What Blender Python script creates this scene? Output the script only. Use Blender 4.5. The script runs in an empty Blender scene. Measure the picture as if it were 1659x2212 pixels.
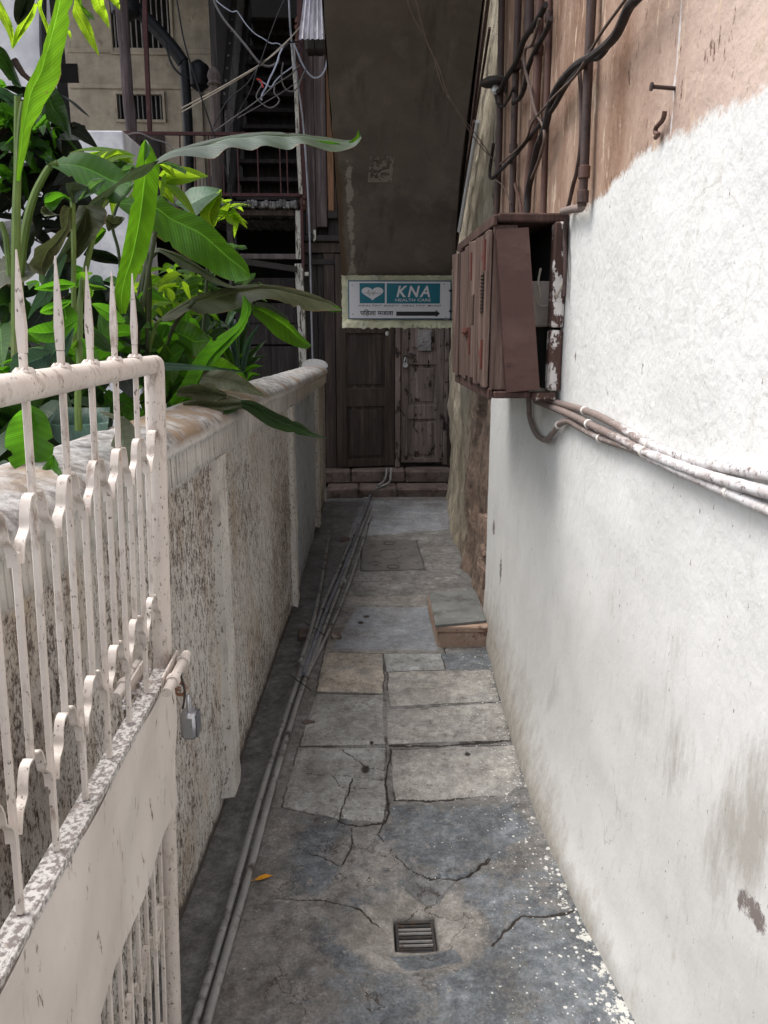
import bpy, math, random
import numpy as np
from mathutils import Vector, Matrix
random.seed(7); rng=np.random.default_rng(7)
sc=bpy.context.scene; col=sc.collection
rad=math.radians
# ------------------------------------------------------------------ survey of the place (metres); y runs down the alley
H=1.65; F=1661.; CX,CY=829.5,1106.; PIT=rad(13.5); YAW=rad(2.05)
fh=Vector((math.sin(YAW),math.cos(YAW),0)); RT=Vector((math.cos(YAW),-math.sin(YAW),0))
FW=fh*math.cos(PIT)+Vector((0,0,-math.sin(PIT))); UP=fh*math.sin(PIT)+Vector((0,0,math.cos(PIT)))
C0=Vector((0,0,H))
def _at(a,x,y,v):
    d=FW+RT*((x-CX)/F)-UP*((y-CY)/F)
    return C0+d*((v-C0[a])/d[a])
def PX(x,y,v): return _at(0,x,y,v)
def PY(x,y,v): return _at(1,x,y,v)
def PZ(x,y,v): return _at(2,x,y,v)
def lerp(a,b,t): return a+(b-a)*t
# ------------------------------------------------------------------ materials
def srgb(r,g,b):
    f=lambda c:(c/255/12.92 if c/255<=.04045 else ((c/255+.055)/1.055)**2.4)
    return (f(r),f(g),f(b),1)
class NT:
    def __init__(s,name):
        s.m=bpy.data.materials.new(name); s.m.use_nodes=True; s.t=s.m.node_tree; s.n=s.t.nodes; s.l=s.t.links
        s.b=s.n['Principled BSDF']; s.out=s.n['Material Output']; s.tc=s.n.new('ShaderNodeTexCoord')
    def new(s,t,**k):
        o=s.n.new(t)
        for a,v in k.items(): setattr(o,a,v)
        return o
    def setin(s,sock,v):
        if hasattr(v,'is_linked') or isinstance(v,bpy.types.NodeSocket): s.l.new(v,sock)
        elif v is not None: sock.default_value=v
    def coord(s,scale,src='Object'):
        if isinstance(scale,(int,float)): scale=(scale,)*3
        mp=s.new('ShaderNodeMapping'); s.l.new(s.tc.outputs[src],mp.inputs[0]); mp.inputs['Scale'].default_value=scale
        return mp.outputs[0]
    def noise(s,scale,detail=5,rough=.6,src='Object',dist=0):
        n=s.new('ShaderNodeTexNoise'); n.inputs['Scale'].default_value=1; n.inputs['Detail'].default_value=detail
        n.inputs['Roughness'].default_value=rough; n.inputs['Distortion'].default_value=dist
        s.l.new(s.coord(scale,src),n.inputs['Vector']); return n.outputs['Fac']
    def voro(s,scale,feature='F1',src='Object'):
        n=s.new('ShaderNodeTexVoronoi',feature=feature); n.inputs['Scale'].default_value=1
        s.l.new(s.coord(scale,src),n.inputs['Vector']); return n.outputs['Distance']
    def rng(s,v,lo,hi,a=0,b=1):
        n=s.new('ShaderNodeMapRange'); n.clamp=True
        s.setin(n.inputs[0],v)
        for i,q in zip((1,2,3,4),(lo,hi,a,b)): n.inputs[i].default_value=q
        return n.outputs[0]
    def math(s,op,a,b=0,c=None):
        n=s.new('ShaderNodeMath',operation=op); s.setin(n.inputs[0],a); s.setin(n.inputs[1],b)
        if c is not None: s.setin(n.inputs[2],c)
        return n.outputs[0]
    def mix(s,f,a,b,mode='MIX'):
        n=s.new('ShaderNodeMix',data_type='RGBA',blend_type=mode); s.setin(n.inputs[0],f)
        s.setin(n.inputs[6],a); s.setin(n.inputs[7],b); return n.outputs[2]
    def attr(s,name):
        n=s.new('ShaderNodeAttribute'); n.attribute_name=name; return n.outputs['Fac']
    def bump(s,h,strength=.4,dist=.01,prev=None):
        n=s.new('ShaderNodeBump'); n.inputs['Strength'].default_value=strength; n.inputs['Distance'].default_value=dist
        s.setin(n.inputs['Height'],h)
        if prev is not None: s.l.new(prev,n.inputs['Normal'])
        return n.outputs[0]
def c4(c): return (c[0],c[1],c[2],1)
def mat(name,base,rough=.8,layers=(),bumps=(),metal=0,attrs=(),spec=.3,vary=.25,vs=6):
    """layers: (colour, scale, lo, hi[, detail]) noise masked coats; attrs: (attribute, colour, noise scale, amount, sharp)"""
    t=NT(name)
    c=t.mix(t.rng(t.noise(vs,4),.3,.7),tuple(x*(1-vary) for x in base[:3])+(1,),tuple(min(1,x*(1+vary)) for x in base[:3])+(1,))
    for L in layers:
        m=t.rng(t.noise(L[1],L[4] if len(L)>4 else 6,.65),L[2],L[3]); c=t.mix(m,c,c4(L[0]))
    for a,cc,ns,am,sh in attrs:
        v=t.math('ADD',t.attr(a),t.math('MULTIPLY',t.math('SUBTRACT',t.noise(ns,6,.65),.5),am))
        c=t.mix(t.rng(v,.5-.5/sh,.5+.5/sh),c,c4(cc))
    t.setin(t.b.inputs['Base Color'],c); t.b.inputs['Roughness'].default_value=rough; t.b.inputs['Metallic'].default_value=metal
    t.b.inputs['Specular IOR Level'].default_value=spec
    pv=None
    for s_,st,d in bumps: pv=t.bump(t.noise(s_,6,.6),st,d,pv)
    if pv is not None: t.l.new(pv,t.b.inputs['Normal'])
    return t.m
MT={}
def wood(name,base,rough=.75,hi=None,axis=2,flake=None,vary=.4):
    sc_=[26,26,26]; sc_[axis]=1.6; s2=[90,90,90]; s2[axis]=4
    L=[(tuple(x*.35 for x in base[:3]),tuple(s2),.5,.75),((hi or tuple(min(1,x*1.8) for x in base[:3])),tuple(sc_),.55,.75)]
    if flake: L.append((flake,(14,14,7),.56,.62))
    return mat(name,base,rough,L,[(tuple(s2),.5,.006),(60,.2,.003)],vary=vary,vs=tuple(sc_))
# ------------------------------------------------------------------ mesh building
class MB:
    def __init__(s): s.v=[]; s.f=[]; s.uv=None
    def add(s,vs,fs):
        o=len(s.v); s.v+= [tuple(v) for v in vs]; s.f+=[tuple(i+o for i in f) for f in fs]; return s
    def box(s,x0,x1,y0,y1,z0,z1,bev=0,mtx=None,jit=0):
        """box with chamfered edges when bev>0"""
        c=Vector(((x0+x1)/2,(y0+y1)/2,(z0+z1)/2)); h=Vector((abs(x1-x0)/2,abs(y1-y0)/2,abs(z1-z0)/2))
        bev=min(bev,h.x*.45,h.y*.45,h.z*.45)
        if bev<=0:
            vs=[Vector((sx*h.x,sy*h.y,sz*h.z)) for sx in(-1,1) for sy in(-1,1) for sz in(-1,1)]
            fs=[(0,1,3,2),(4,6,7,5),(0,4,5,1),(2,3,7,6),(0,2,6,4),(1,5,7,3)]
        else:
            import bmesh
            bm=bmesh.new(); bmesh.ops.create_cube(bm,size=2)
            for v in bm.verts: v.co=Vector((v.co.x*h.x,v.co.y*h.y,v.co.z*h.z))
            bmesh.ops.bevel(bm,geom=bm.edges[:],offset=bev,segments=1,affect='EDGES')
            bm.verts.index_update(); vs=[v.co.copy() for v in bm.verts]; fs=[tuple(v.index for v in f.verts) for f in bm.faces]; bm.free()
        if jit: vs=[v+Vector([random.uniform(-jit,jit) for _ in range(3)]) for v in vs]
        if mtx is not None: vs=[mtx@v for v in vs]
        return s.add([v+c for v in vs],fs)
    def bar(s,a,b,w,d,up=(0,0,1),bev=0):
        """rectangular bar from a to b: w across, d along the other side axis"""
        a=Vector(a); b=Vector(b); t=(b-a).normalized(); u=Vector(up)
        if abs(t.dot(u))>.98: u=Vector((0,1,0))
        sx=t.cross(u).normalized(); sy=sx.cross(t).normalized(); L=(b-a).length
        m=Matrix((sx,sy,t)).transposed()
        o=len(s.v); s.box(-w/2,w/2,-d/2,d/2,0,L,bev)
        for i in range(o,len(s.v)): s.v[i]=tuple(m@Vector(s.v[i])+a)
        return s
    def quad(s,a,b,c,d,th=0,n=None):
        a,b,c,d=[Vector(p) for p in (a,b,c,d)]
        if th==0: return s.add([a,b,c,d],[(0,1,2,3)])
        n=Vector(n) if n is not None else (b-a).cross(d-a).normalized()
        q=[p-n*th for p in (a,b,c,d)]
        return s.add([a,b,c,d]+q,[(0,1,2,3),(7,6,5,4),(0,4,5,1),(1,5,6,2),(2,6,7,3),(3,7,4,0)])
    def prism(s,poly,n,th):
        """closed outline (3-D points) extruded by -n*th"""
        n=Vector(n); k=len(poly); a=[Vector(p) for p in poly]; b=[p-n*th for p in a]
        return s.add(a+b,[tuple(range(k)),tuple(range(2*k-1,k-1,-1))]+[(i,i+k,(i+1)%k+k,(i+1)%k) for i in range(k)])
    def tube(s,pts,r,n=8,cap=True,smooth=0,jit=0):
        pts=[Vector(p) for p in pts]
        if smooth: pts=spline(pts,smooth)
        rs=r if isinstance(r,(list,tuple)) else None
        k=len(pts); o=len(s.v); prev=None
        for i,p in enumerate(pts):
            t=(pts[min(i+1,k-1)]-pts[max(i-1,0)])
            t=t.normalized() if t.length>1e-9 else Vector((0,0,1))
            if prev is None:
                u=Vector((0,0,1)) if abs(t.z)<.9 else Vector((1,0,0)); a=t.cross(u).normalized()
            else:
                a=(prev-t*prev.dot(t)); a=a.normalized() if a.length>1e-6 else t.orthogonal().normalized()
            prev=a; b=t.cross(a)
            q=i/(k-1) if k>1 else 0
            rr=(rs[0]+(rs[1]-rs[0])*q) if rs else r
            if jit: rr*=1+random.uniform(-jit,jit)
            for j in range(n):
                g=2*math.pi*j/n; s.v.append(tuple(p+(a*math.cos(g)+b*math.sin(g))*rr))
        for i in range(k-1):
            for j in range(n):
                s.f.append((o+i*n+j,o+i*n+(j+1)%n,o+(i+1)*n+(j+1)%n,o+(i+1)*n+j))
        if cap: s.f.append(tuple(o+j for j in reversed(range(n)))); s.f.append(tuple(o+(k-1)*n+j for j in range(n)))
        return s
    def lathe(s,c,prof,n=16,axis=(0,0,1)):
        ax=Vector(axis).normalized(); a=ax.orthogonal().normalized(); b=ax.cross(a); o=len(s.v); c=Vector(c)
        for r,h in prof:
            for j in range(n):
                g=2*math.pi*j/n; s.v.append(tuple(c+ax*h+(a*math.cos(g)+b*math.sin(g))*max(r,1e-4)))
        for i in range(len(prof)-1):
            for j in range(n): s.f.append((o+i*n+j,o+i*n+(j+1)%n,o+(i+1)*n+(j+1)%n,o+(i+1)*n+j))
        s.f.append(tuple(o+j for j in reversed(range(n)))); s.f.append(tuple(o+(len(prof)-1)*n+j for j in range(n)))
        return s
    def build(s,name,m,parent=None,smooth=False):
        me=bpy.data.meshes.new(name); me.from_pydata(s.v,[],s.f); me.validate(); me.update()
        if m: me.materials.append(m)
        if smooth:
            me.polygons.foreach_set('use_smooth',[True]*len(me.polygons))
            try: me.set_sharp_from_angle(angle=rad(40))
            except Exception: pass
        o=bpy.data.objects.new(name,me); col.objects.link(o)
        if parent is not None: attach(o,parent)
        return o
def wloc(o):
    v=Vector((0,0,0))
    while o is not None: v+=o.location; o=o.parent
    return v
def attach(o,parent):
    o.parent=parent; o.location=-wloc(parent)
def spline(pts,n):
    """Catmull-Rom through pts, n samples per span"""
    P=[Vector(p) for p in pts]; out=[]
    if len(P)<3: return [P[0].lerp(P[-1],i/n) for i in range(n+1)]
    Q=[P[0]*2-P[1]]+P+[P[-1]*2-P[-2]]
    for i in range(1,len(Q)-2):
        p0,p1,p2,p3=Q[i-1:i+3]
        for k in range(n):
            t=k/n
            out.append(.5*((2*p1)+(p2-p0)*t+(2*p0-5*p1+4*p2-p3)*t*t+(3*p1-p0-3*p2+p3)*t**3))
    out.append(P[-1]); return out
def tag(o,label=None,cat=None,group=None,kind=None):
    if label: o['label']=label
    if cat: o['category']=cat
    if group: o['group']=group
    if kind: o['kind']=kind
    return o
def thing(name,label,cat,loc=(0,0,0),group=None):
    o=bpy.data.objects.new(name,None); o.empty_display_size=.1; col.objects.link(o); o.location=loc
    return tag(o,label,cat,group)
# ------------------------------------------------------------------ numpy noise, grids
def vnoise(x,y,seed=0,oct=4,gain=.5):
    out=np.zeros_like(x,dtype=float); amp=1; tot=0
    for o in range(oct):
        r=np.random.default_rng(seed*31+o).random((257,257))
        xi=np.floor(x).astype(int); yi=np.floor(y).astype(int); fx=x-xi; fy=y-yi
        fx=fx*fx*(3-2*fx); fy=fy*fy*(3-2*fy)
        g=lambda a,b:r[a%257,b%257]
        out+=amp*((g(xi,yi)*(1-fx)+g(xi+1,yi)*fx)*(1-fy)+(g(xi,yi+1)*(1-fx)+g(xi+1,yi+1)*fx)*fy)
        tot+=amp; amp*=gain; x=x*2.03+17.3; y=y*2.03+5.1
    return out/tot
def polydist(x,y,poly):
    """signed distance (+ inside) to a polygon"""
    d=np.full(x.shape,9e9); ins=np.zeros(x.shape,bool); n=len(poly)
    for i in range(n):
        ax,ay=poly[i]; bx,by=poly[(i+1)%n]
        t=np.clip(((x-ax)*(bx-ax)+(y-ay)*(by-ay))/((bx-ax)**2+(by-ay)**2+1e-12),0,1)
        d=np.minimum(d,np.hypot(x-ax-t*(bx-ax),y-ay-t*(by-ay)))
        c=((ay>y)!=(by>y))&(x<(bx-ax)*(y-ay)/((by-ay) if by!=ay else 1e-12)+ax); ins^=c
    return np.where(ins,d,-d)
def linedist(x,y,pts):
    d=np.full(x.shape,9e9)
    for (ax,ay),(bx,by) in zip(pts[:-1],pts[1:]):
        t=np.clip(((x-ax)*(bx-ax)+(y-ay)*(by-ay))/((bx-ax)**2+(by-ay)**2+1e-12),0,1)
        d=np.minimum(d,np.hypot(x-ax-t*(bx-ax),y-ay-t*(by-ay)))
    return d
def gridmesh(name,X,Y,Z,m,attrs={},parent=None,flip=False,extra=None):
    """sheet from 2-D coordinate arrays with float attributes; extra = MB of further faces joined in"""
    r,c=X.shape; co=np.stack([X,Y,Z],-1).reshape(-1,3)
    i=np.arange(r*c).reshape(r,c); a=i[:-1,:-1].ravel(); b=i[:-1,1:].ravel(); d=i[1:,1:].ravel(); e=i[1:,:-1].ravel()
    q=np.stack([a,b,d,e],1) if not flip else np.stack([a,e,d,b],1)
    faces=q.tolist(); vs=co.tolist(); n0=len(vs)
    if extra: vs+=[list(v) for v in extra.v]; faces+=[tuple(k+n0 for k in f) for f in extra.f]
    me=bpy.data.meshes.new(name); me.from_pydata(vs,[],faces); me.update(); me.materials.append(m)
    sm=np.zeros(len(me.polygons),bool); sm[:len(q)]=True; me.polygons.foreach_set('use_smooth',sm.tolist())
    for k,v in attrs.items():
        at=me.attributes.new(k,'FLOAT','POINT'); z=np.zeros(len(me.vertices)); z[:n0]=v.ravel(); at.data.foreach_set('value',z)
    o=bpy.data.objects.new(name,me); col.objects.link(o)
    if parent is not None: attach(o,parent)
    return o
# ------------------------------------------------------------------ palette of surfaces
m_dark=mat('sooty timber',(.038,.034,.032),.85,[((.05,.045,.04),(30,30,3),.55,.75)],[((60,60,5),.4,.005)])
m_doorL=wood('dark brown door wood',(.058,.041,.033),.6,(.10,.075,.06))
m_doorR=wood('worn grey brown door wood',(.20,.155,.135),.72,(.36,.30,.265),flake=(.03,.02,.018))
m_post=wood('weathered purple brown timber',(.10,.075,.075),.8,(.22,.19,.19))
m_tan=wood('raw tan timber',(.26,.14,.08),.8,(.36,.22,.13))
m_redsteel=mat('red oxide painted steel',(.075,.028,.028),.6,[((.03,.02,.02),30,.55,.7),((.13,.09,.08),(50,50,12),.62,.7)],[(60,.2,.002)])
m_whiteold=mat('peeling white painted timber',(.55,.53,.47),.8,[((.10,.08,.06),(40,40,9),.54,.58),((.3,.27,.22),12,.5,.7)],[((60,60,12),.5,.004)])
m_beige=mat('beige limewash',(.44,.38,.29),.9,[((.28,.24,.185),(2,2,1.2),.5,.75),((.12,.10,.08),(5,5,4),.62,.72)],[(40,.3,.006)])
m_black=mat('black pipe',(.012,.012,.014),.5,[((.05,.045,.04),30,.58,.75)],[(60,.2,.003)])
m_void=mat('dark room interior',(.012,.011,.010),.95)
m_grate=mat('grey painted bars',(.22,.21,.20),.6,[((.1,.06,.04),40,.58,.66)])
m_zinc=mat('galvanised corrugated iron',(.36,.35,.38),.45,[((.55,.54,.58),(14,14,3),.5,.7),((.16,.11,.09),(20,20,5),.60,.7)],[(40,.2,.003)],metal=.35)
m_brick=mat('broken red brick',(.24,.12,.085),.95,[((.12,.07,.055),14,.5,.65),((.34,.22,.16),25,.58,.7)],[(30,.9,.02),(120,.5,.004)])
m_white=mat('white limewash wall',(.82,.82,.86),.9,[((.68,.68,.72),(1.5,1.5,.8),.55,.8)],[(30,.25,.005)])
m_gate=mat('cream gate paint with mildew',(.585,.525,.475),.55,[((.72,.675,.63),(9,9,3),.5,.75),((.30,.24,.20),(55,55,20),.55,.70),((.10,.075,.06),(170,170,90),.60,.66,8),((.30,.14,.07),(40,40,14),.66,.72)],[(90,.35,.0025),(24,.2,.003)],vary=.1,spec=.35)
m_gateflat=mat('peeling gate paint on the rail ledge',(.56,.54,.52),.6,[((.20,.175,.165),(150,150,150),.45,.56,8),((.25,.2,.17),40,.6,.66)],[(70,.6,.003)],vary=.1)
m_sheet=mat('cream sheet metal with streaks',(.60,.545,.50),.5,[((.69,.645,.605),(5,5,2),.45,.75),((.36,.27,.2),(14,16,2.2),.60,.72),((.09,.06,.045),(42,60,17),.625,.69,8),((.33,.16,.06),(18,20,4),.7,.76)],[((20,20,6),.15,.003),(80,.12,.002)],vary=.08,spec=.4)
m_cab=wood('brown painted cabinet board',(.10,.06,.048),.75,(.20,.145,.12),vary=.45)
m_cabold=wood('weathered cabinet plank',(.115,.072,.058),.8,(.26,.20,.17))
m_cabframe=wood('dark cabinet frame',(.075,.04,.032),.75,(.12,.075,.06))
m_cabpeel=mat('cabinet post with peeling white paint',(.09,.05,.04),.8,[((.70,.66,.62),(14,14,9),.52,.545,8),((.16,.08,.05),(30,30,8),.55,.7)],[((50,50,10),.6,.006)])
m_hinge=mat('red lead painted hinge',(.12,.036,.026),.6,[((.12,.04,.03),30,.5,.7)],[(60,.2,.002)])
m_rpipe=mat('rusty dark conduit',(.062,.040,.035),.62,[((.13,.075,.06),(30,30,7),.52,.72),((.02,.016,.016),22,.55,.7)],[(70,.3,.003)])
m_rpipeb=mat('brown overpainted conduit',(.125,.068,.055),.7,[((.06,.035,.03),(30,30,7),.5,.7),((.24,.16,.13),40,.64,.72)],[(70,.35,.003)])
m_cable=mat('black rubber cable',(.028,.022,.021),.6,[((.07,.05,.045),(30,30,12),.55,.72)],[(80,.2,.002)])
m_cableb=mat('dusty brown cable',(.12,.085,.07),.75,[((.2,.16,.14),30,.55,.7)])
m_cond=mat('white overpainted conduit with dust',(.56,.54,.53),.6,[((.33,.29,.275),(16,22,40),.45,.68,8),((.15,.115,.10),(60,60,60),.56,.66)],[(60,.4,.003)])
def cond_material():
    t=NT('conduit, white paint under brown dust'); y=t.new('ShaderNodeSeparateXYZ'); g=t.new('ShaderNodeNewGeometry'); t.l.new(g.outputs['Position'],y.inputs[0])
    c=t.mix(t.rng(t.noise((16,22,40),6,.7),.42,.62),(.62,.60,.60,1),(.40,.36,.345,1))
    v=t.math('ADD',t.rng(y.outputs[1],1.25,2.35,.22,.80),t.math('MULTIPLY',t.math('SUBTRACT',t.noise((24,9,24),7,.75),.5),1.7))
    c=t.mix(t.rng(v,.46,.62),c,(.215,.165,.145,1)); c=t.mix(t.rng(t.noise(70,5,.75),.56,.64),c,(.11,.085,.075,1))
    t.setin(t.b.inputs['Base Color'],c); t.b.inputs['Roughness'].default_value=.65; t.l.new(t.bump(t.noise(60,5),.5,.003),t.b.inputs['Normal']); return t.m
m_cond=cond_material()
m_clip=mat('white conduit clip',(.7,.66,.6),.6,[((.3,.24,.2),50,.6,.68)])
m_gi=mat('galvanised grey pipe',(.31,.31,.305),.42,[((.30,.30,.30),(30,30,30),.56,.7),((.06,.05,.045),(12,12,12),.52,.64),((.2,.15,.11),40,.64,.7)],[(80,.25,.002)],metal=.25)
m_giblue=mat('smooth bluish pipe',(.19,.205,.24),.35,[((.05,.05,.06),15,.55,.7)],metal=.2)
m_iron=mat('dark iron',(.04,.037,.035),.6,[((.10,.06,.04),40,.55,.66)],[(80,.4,.003)])
m_steel=mat('bright padlock steel',(.50,.51,.54),.25,[((.28,.28,.30),60,.6,.7)],metal=.7)
m_steeldark=mat('grey padlock side',(.20,.205,.225),.35,metal=.6)
m_stone=mat('old step stone',(.15,.115,.10),.9,[((.07,.05,.042),9,.5,.65),((.23,.19,.165),20,.58,.7)],[(25,.6,.012),(120,.4,.003)])
m_manhole=mat('worn manhole stone',(.135,.128,.122),.7,[((.075,.068,.062),12,.5,.66),((.22,.21,.20),40,.62,.7)],[(50,.35,.004)])
m_ledge=mat('grey green cement ledge top',(.17,.175,.165),.75,[((.10,.095,.085),9,.5,.66),((.30,.30,.28),30,.62,.7)],[(30,.3,.004)])
m_ledgeb=mat('pinkish brick of the ledge',(.40,.28,.21),.9,[((.16,.09,.065),12,.55,.63),((.5,.40,.32),25,.58,.7)],[(30,.7,.01)])
m_yellow=mat('pale yellow limewash',(.52,.50,.34),.9,[((.30,.29,.21),8,.52,.68),((.62,.60,.5),14,.58,.66),((.10,.08,.06),30,.68,.72)],[(30,.6,.01)])
m_slab=mat('sooty concrete soffit',(.20,.17,.15),.92,[((.14,.118,.104),(1.6,1.6,1.6),.45,.65),((.26,.225,.20),(5,3,5),.52,.72),((.10,.083,.072),(9,1.5,2),.55,.75),((.028,.022,.018),60,.70,.73),((.2,.18,.16),(70,70,70),.735,.755)],[(25,.25,.006)],
  attrs=[('edge',(.15,.11,.075),(9,9,9),.5,6),('peel',(.40,.37,.32),(14,14,14),1.1,14)],vary=.12)
m_paper=mat('torn paper',(.34,.31,.27),.9,[((.12,.1,.08),30,.58,.66)])
m_notice=mat('faded paper notice',(.26,.245,.235),.9,[((.14,.13,.12),(20,20,70),.56,.64),((.07,.06,.055),9,.62,.66)])
m_signw=mat('sign white',(.60,.585,.60),.35,vary=.03); m_teal=mat('sign teal',(.008,.135,.185),.35,vary=.04); m_sblack=mat('sign black',(.010,.010,.012),.4,vary=.02); m_sgrey=mat('sign grey lettering',(.10,.095,.105),.4,vary=.02)
m_tubew=mat('white plastic tube',(.72,.72,.74),.35,vary=.04)
m_wirew=mat('bluish white wire',(.42,.46,.56),.4,vary=.05); m_wireg=mat('grey wire',(.15,.14,.14),.5); m_wireb=mat('black wire',(.014,.014,.016),.5); m_wireb2=mat('beige service wire',(.40,.35,.28),.6); m_wirer=mat('red wire end',(.5,.05,.04),.5)
m_glassbulb=mat('glass bulb',(.6,.6,.58),.1,vary=.03)
m_soil=mat('garden soil',(.045,.034,.025),.95,[((.09,.07,.05),12,.5,.7)],[(20,.6,.02)])
m_bark=mat('dark bark',(.05,.034,.026),.95,[((.022,.016,.013),(18,18,4),.5,.65),((.10,.07,.055),20,.6,.75)],[((30,30,7),.9,.02)])
m_stem=mat('green stem',(.13,.20,.045),.5,[((.06,.09,.025),(30,30,5),.5,.7),((.2,.22,.1),(40,40,6),.6,.7)])
m_stemd=mat('dark stem',(.045,.06,.022),.6,[((.10,.10,.05),(30,30,5),.55,.7)])
m_yleaf=mat('yellow fallen leaf',(.62,.28,.02),.6,[((.4,.12,.01),60,.6,.7)])
def leafmat(name,c,tr,trans=.45,rough=.35,under=None,brown=0.):
    """UV.x runs across the blade (midrib at .5), UV.y along it"""
    t=NT(name); uv=t.new('ShaderNodeSeparateXYZ'); t.l.new(t.tc.outputs['UV'],uv.inputs[0])
    u=t.math('ABSOLUTE',t.math('SUBTRACT',uv.outputs[0],.5))
    w=t.math('SUBTRACT',uv.outputs[1],t.math('MULTIPLY',u,.22))
    wv=t.math('SINE',t.math('MULTIPLY',w,260.)); w2=t.math('SINE',t.math('MULTIPLY',w,71.))
    st=t.rng(t.math('ADD',wv,t.math('MULTIPLY',w2,.8)),-1.8,1.8)
    big=t.noise(5,3); 
    def shade(cc):
        x=t.mix(st,tuple(q*.70 for q in cc)+(1,),tuple(q*1.22 for q in cc)+(1,))
        x=t.mix(t.rng(big,.35,.7),x,tuple(q*.55 for q in cc)+(1,))
        x=t.mix(t.rng(u,.012,.03,1,0),x,tuple(min(1,q*1.5+.02) for q in cc)+(1,))
        e=t.math('ADD',u,t.math('MULTIPLY',t.noise(14,5),.16))
        x=t.mix(t.rng(e,.575-brown,.60-brown),x,(.20,.12,.05,1))
        return t.mix(t.rng(t.noise(45,3),.70,.74),x,(.14,.10,.04,1))
    cc=shade(c)
    if under is not None:
        g=t.new('ShaderNodeNewGeometry'); cc=t.mix(g.outputs['Backfacing'],cc,shade(under))
    t.setin(t.b.inputs['Base Color'],cc); t.b.inputs['Roughness'].default_value=rough; t.b.inputs['Specular IOR Level'].default_value=.28
    bp=t.bump(st,.45,.003); bp=t.bump(t.noise(12,3),.25,.01,bp); t.l.new(bp,t.b.inputs['Normal'])
    tl=t.new('ShaderNodeBsdfTranslucent'); t.setin(tl.inputs[0],shade(tr)); 
    mx=t.new('ShaderNodeMixShader'); mx.inputs[0].default_value=trans
    t.l.new(t.b.outputs[0],mx.inputs[1]); t.l.new(tl.outputs[0],mx.inputs[2]); t.l.new(mx.outputs[0],t.out.inputs[0])
    return t.m
lf_bright=leafmat('bright green blade',(.05,.14,.012),(.16,.36,.012),.52,.45,brown=.006)
lf_lime=leafmat('lime blade tinted as sunlit',(.14,.27,.012),(.48,.76,.03),.66,.45)  # sunlight through the blade is put into this lighter colour
lf_mid=leafmat('mid green blade',(.045,.14,.012),(.14,.42,.015),.45,.42)
lf_glow=leafmat('green blade tinted as backlit',(.06,.18,.012),(.18,.44,.012),.52,.42,brown=.006)  # backlight is put into the brighter green
lf_grey=leafmat('grey green blade',(.085,.115,.075),(.10,.14,.05),.14,.38,brown=.012)
lf_olive=leafmat('olive blade',(.085,.095,.05),(.14,.17,.05),.18,.42,brown=.015)
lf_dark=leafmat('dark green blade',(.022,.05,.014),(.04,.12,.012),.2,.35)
lf_blue=leafmat('bluish green blade',(.05,.10,.075),(.06,.15,.05),.2,.3)
lf_pale=leafmat('glossy blade with pale sheen tint',(.13,.22,.13),(.2,.42,.08),.3,.22)  # sky sheen is put into the pale base colour
lf_black=leafmat('leaf darkened for shade',(.012,.018,.010),(.012,.03,.006),.1,.5)  # shade over the tree is put into the near-black leaf colour
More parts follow.
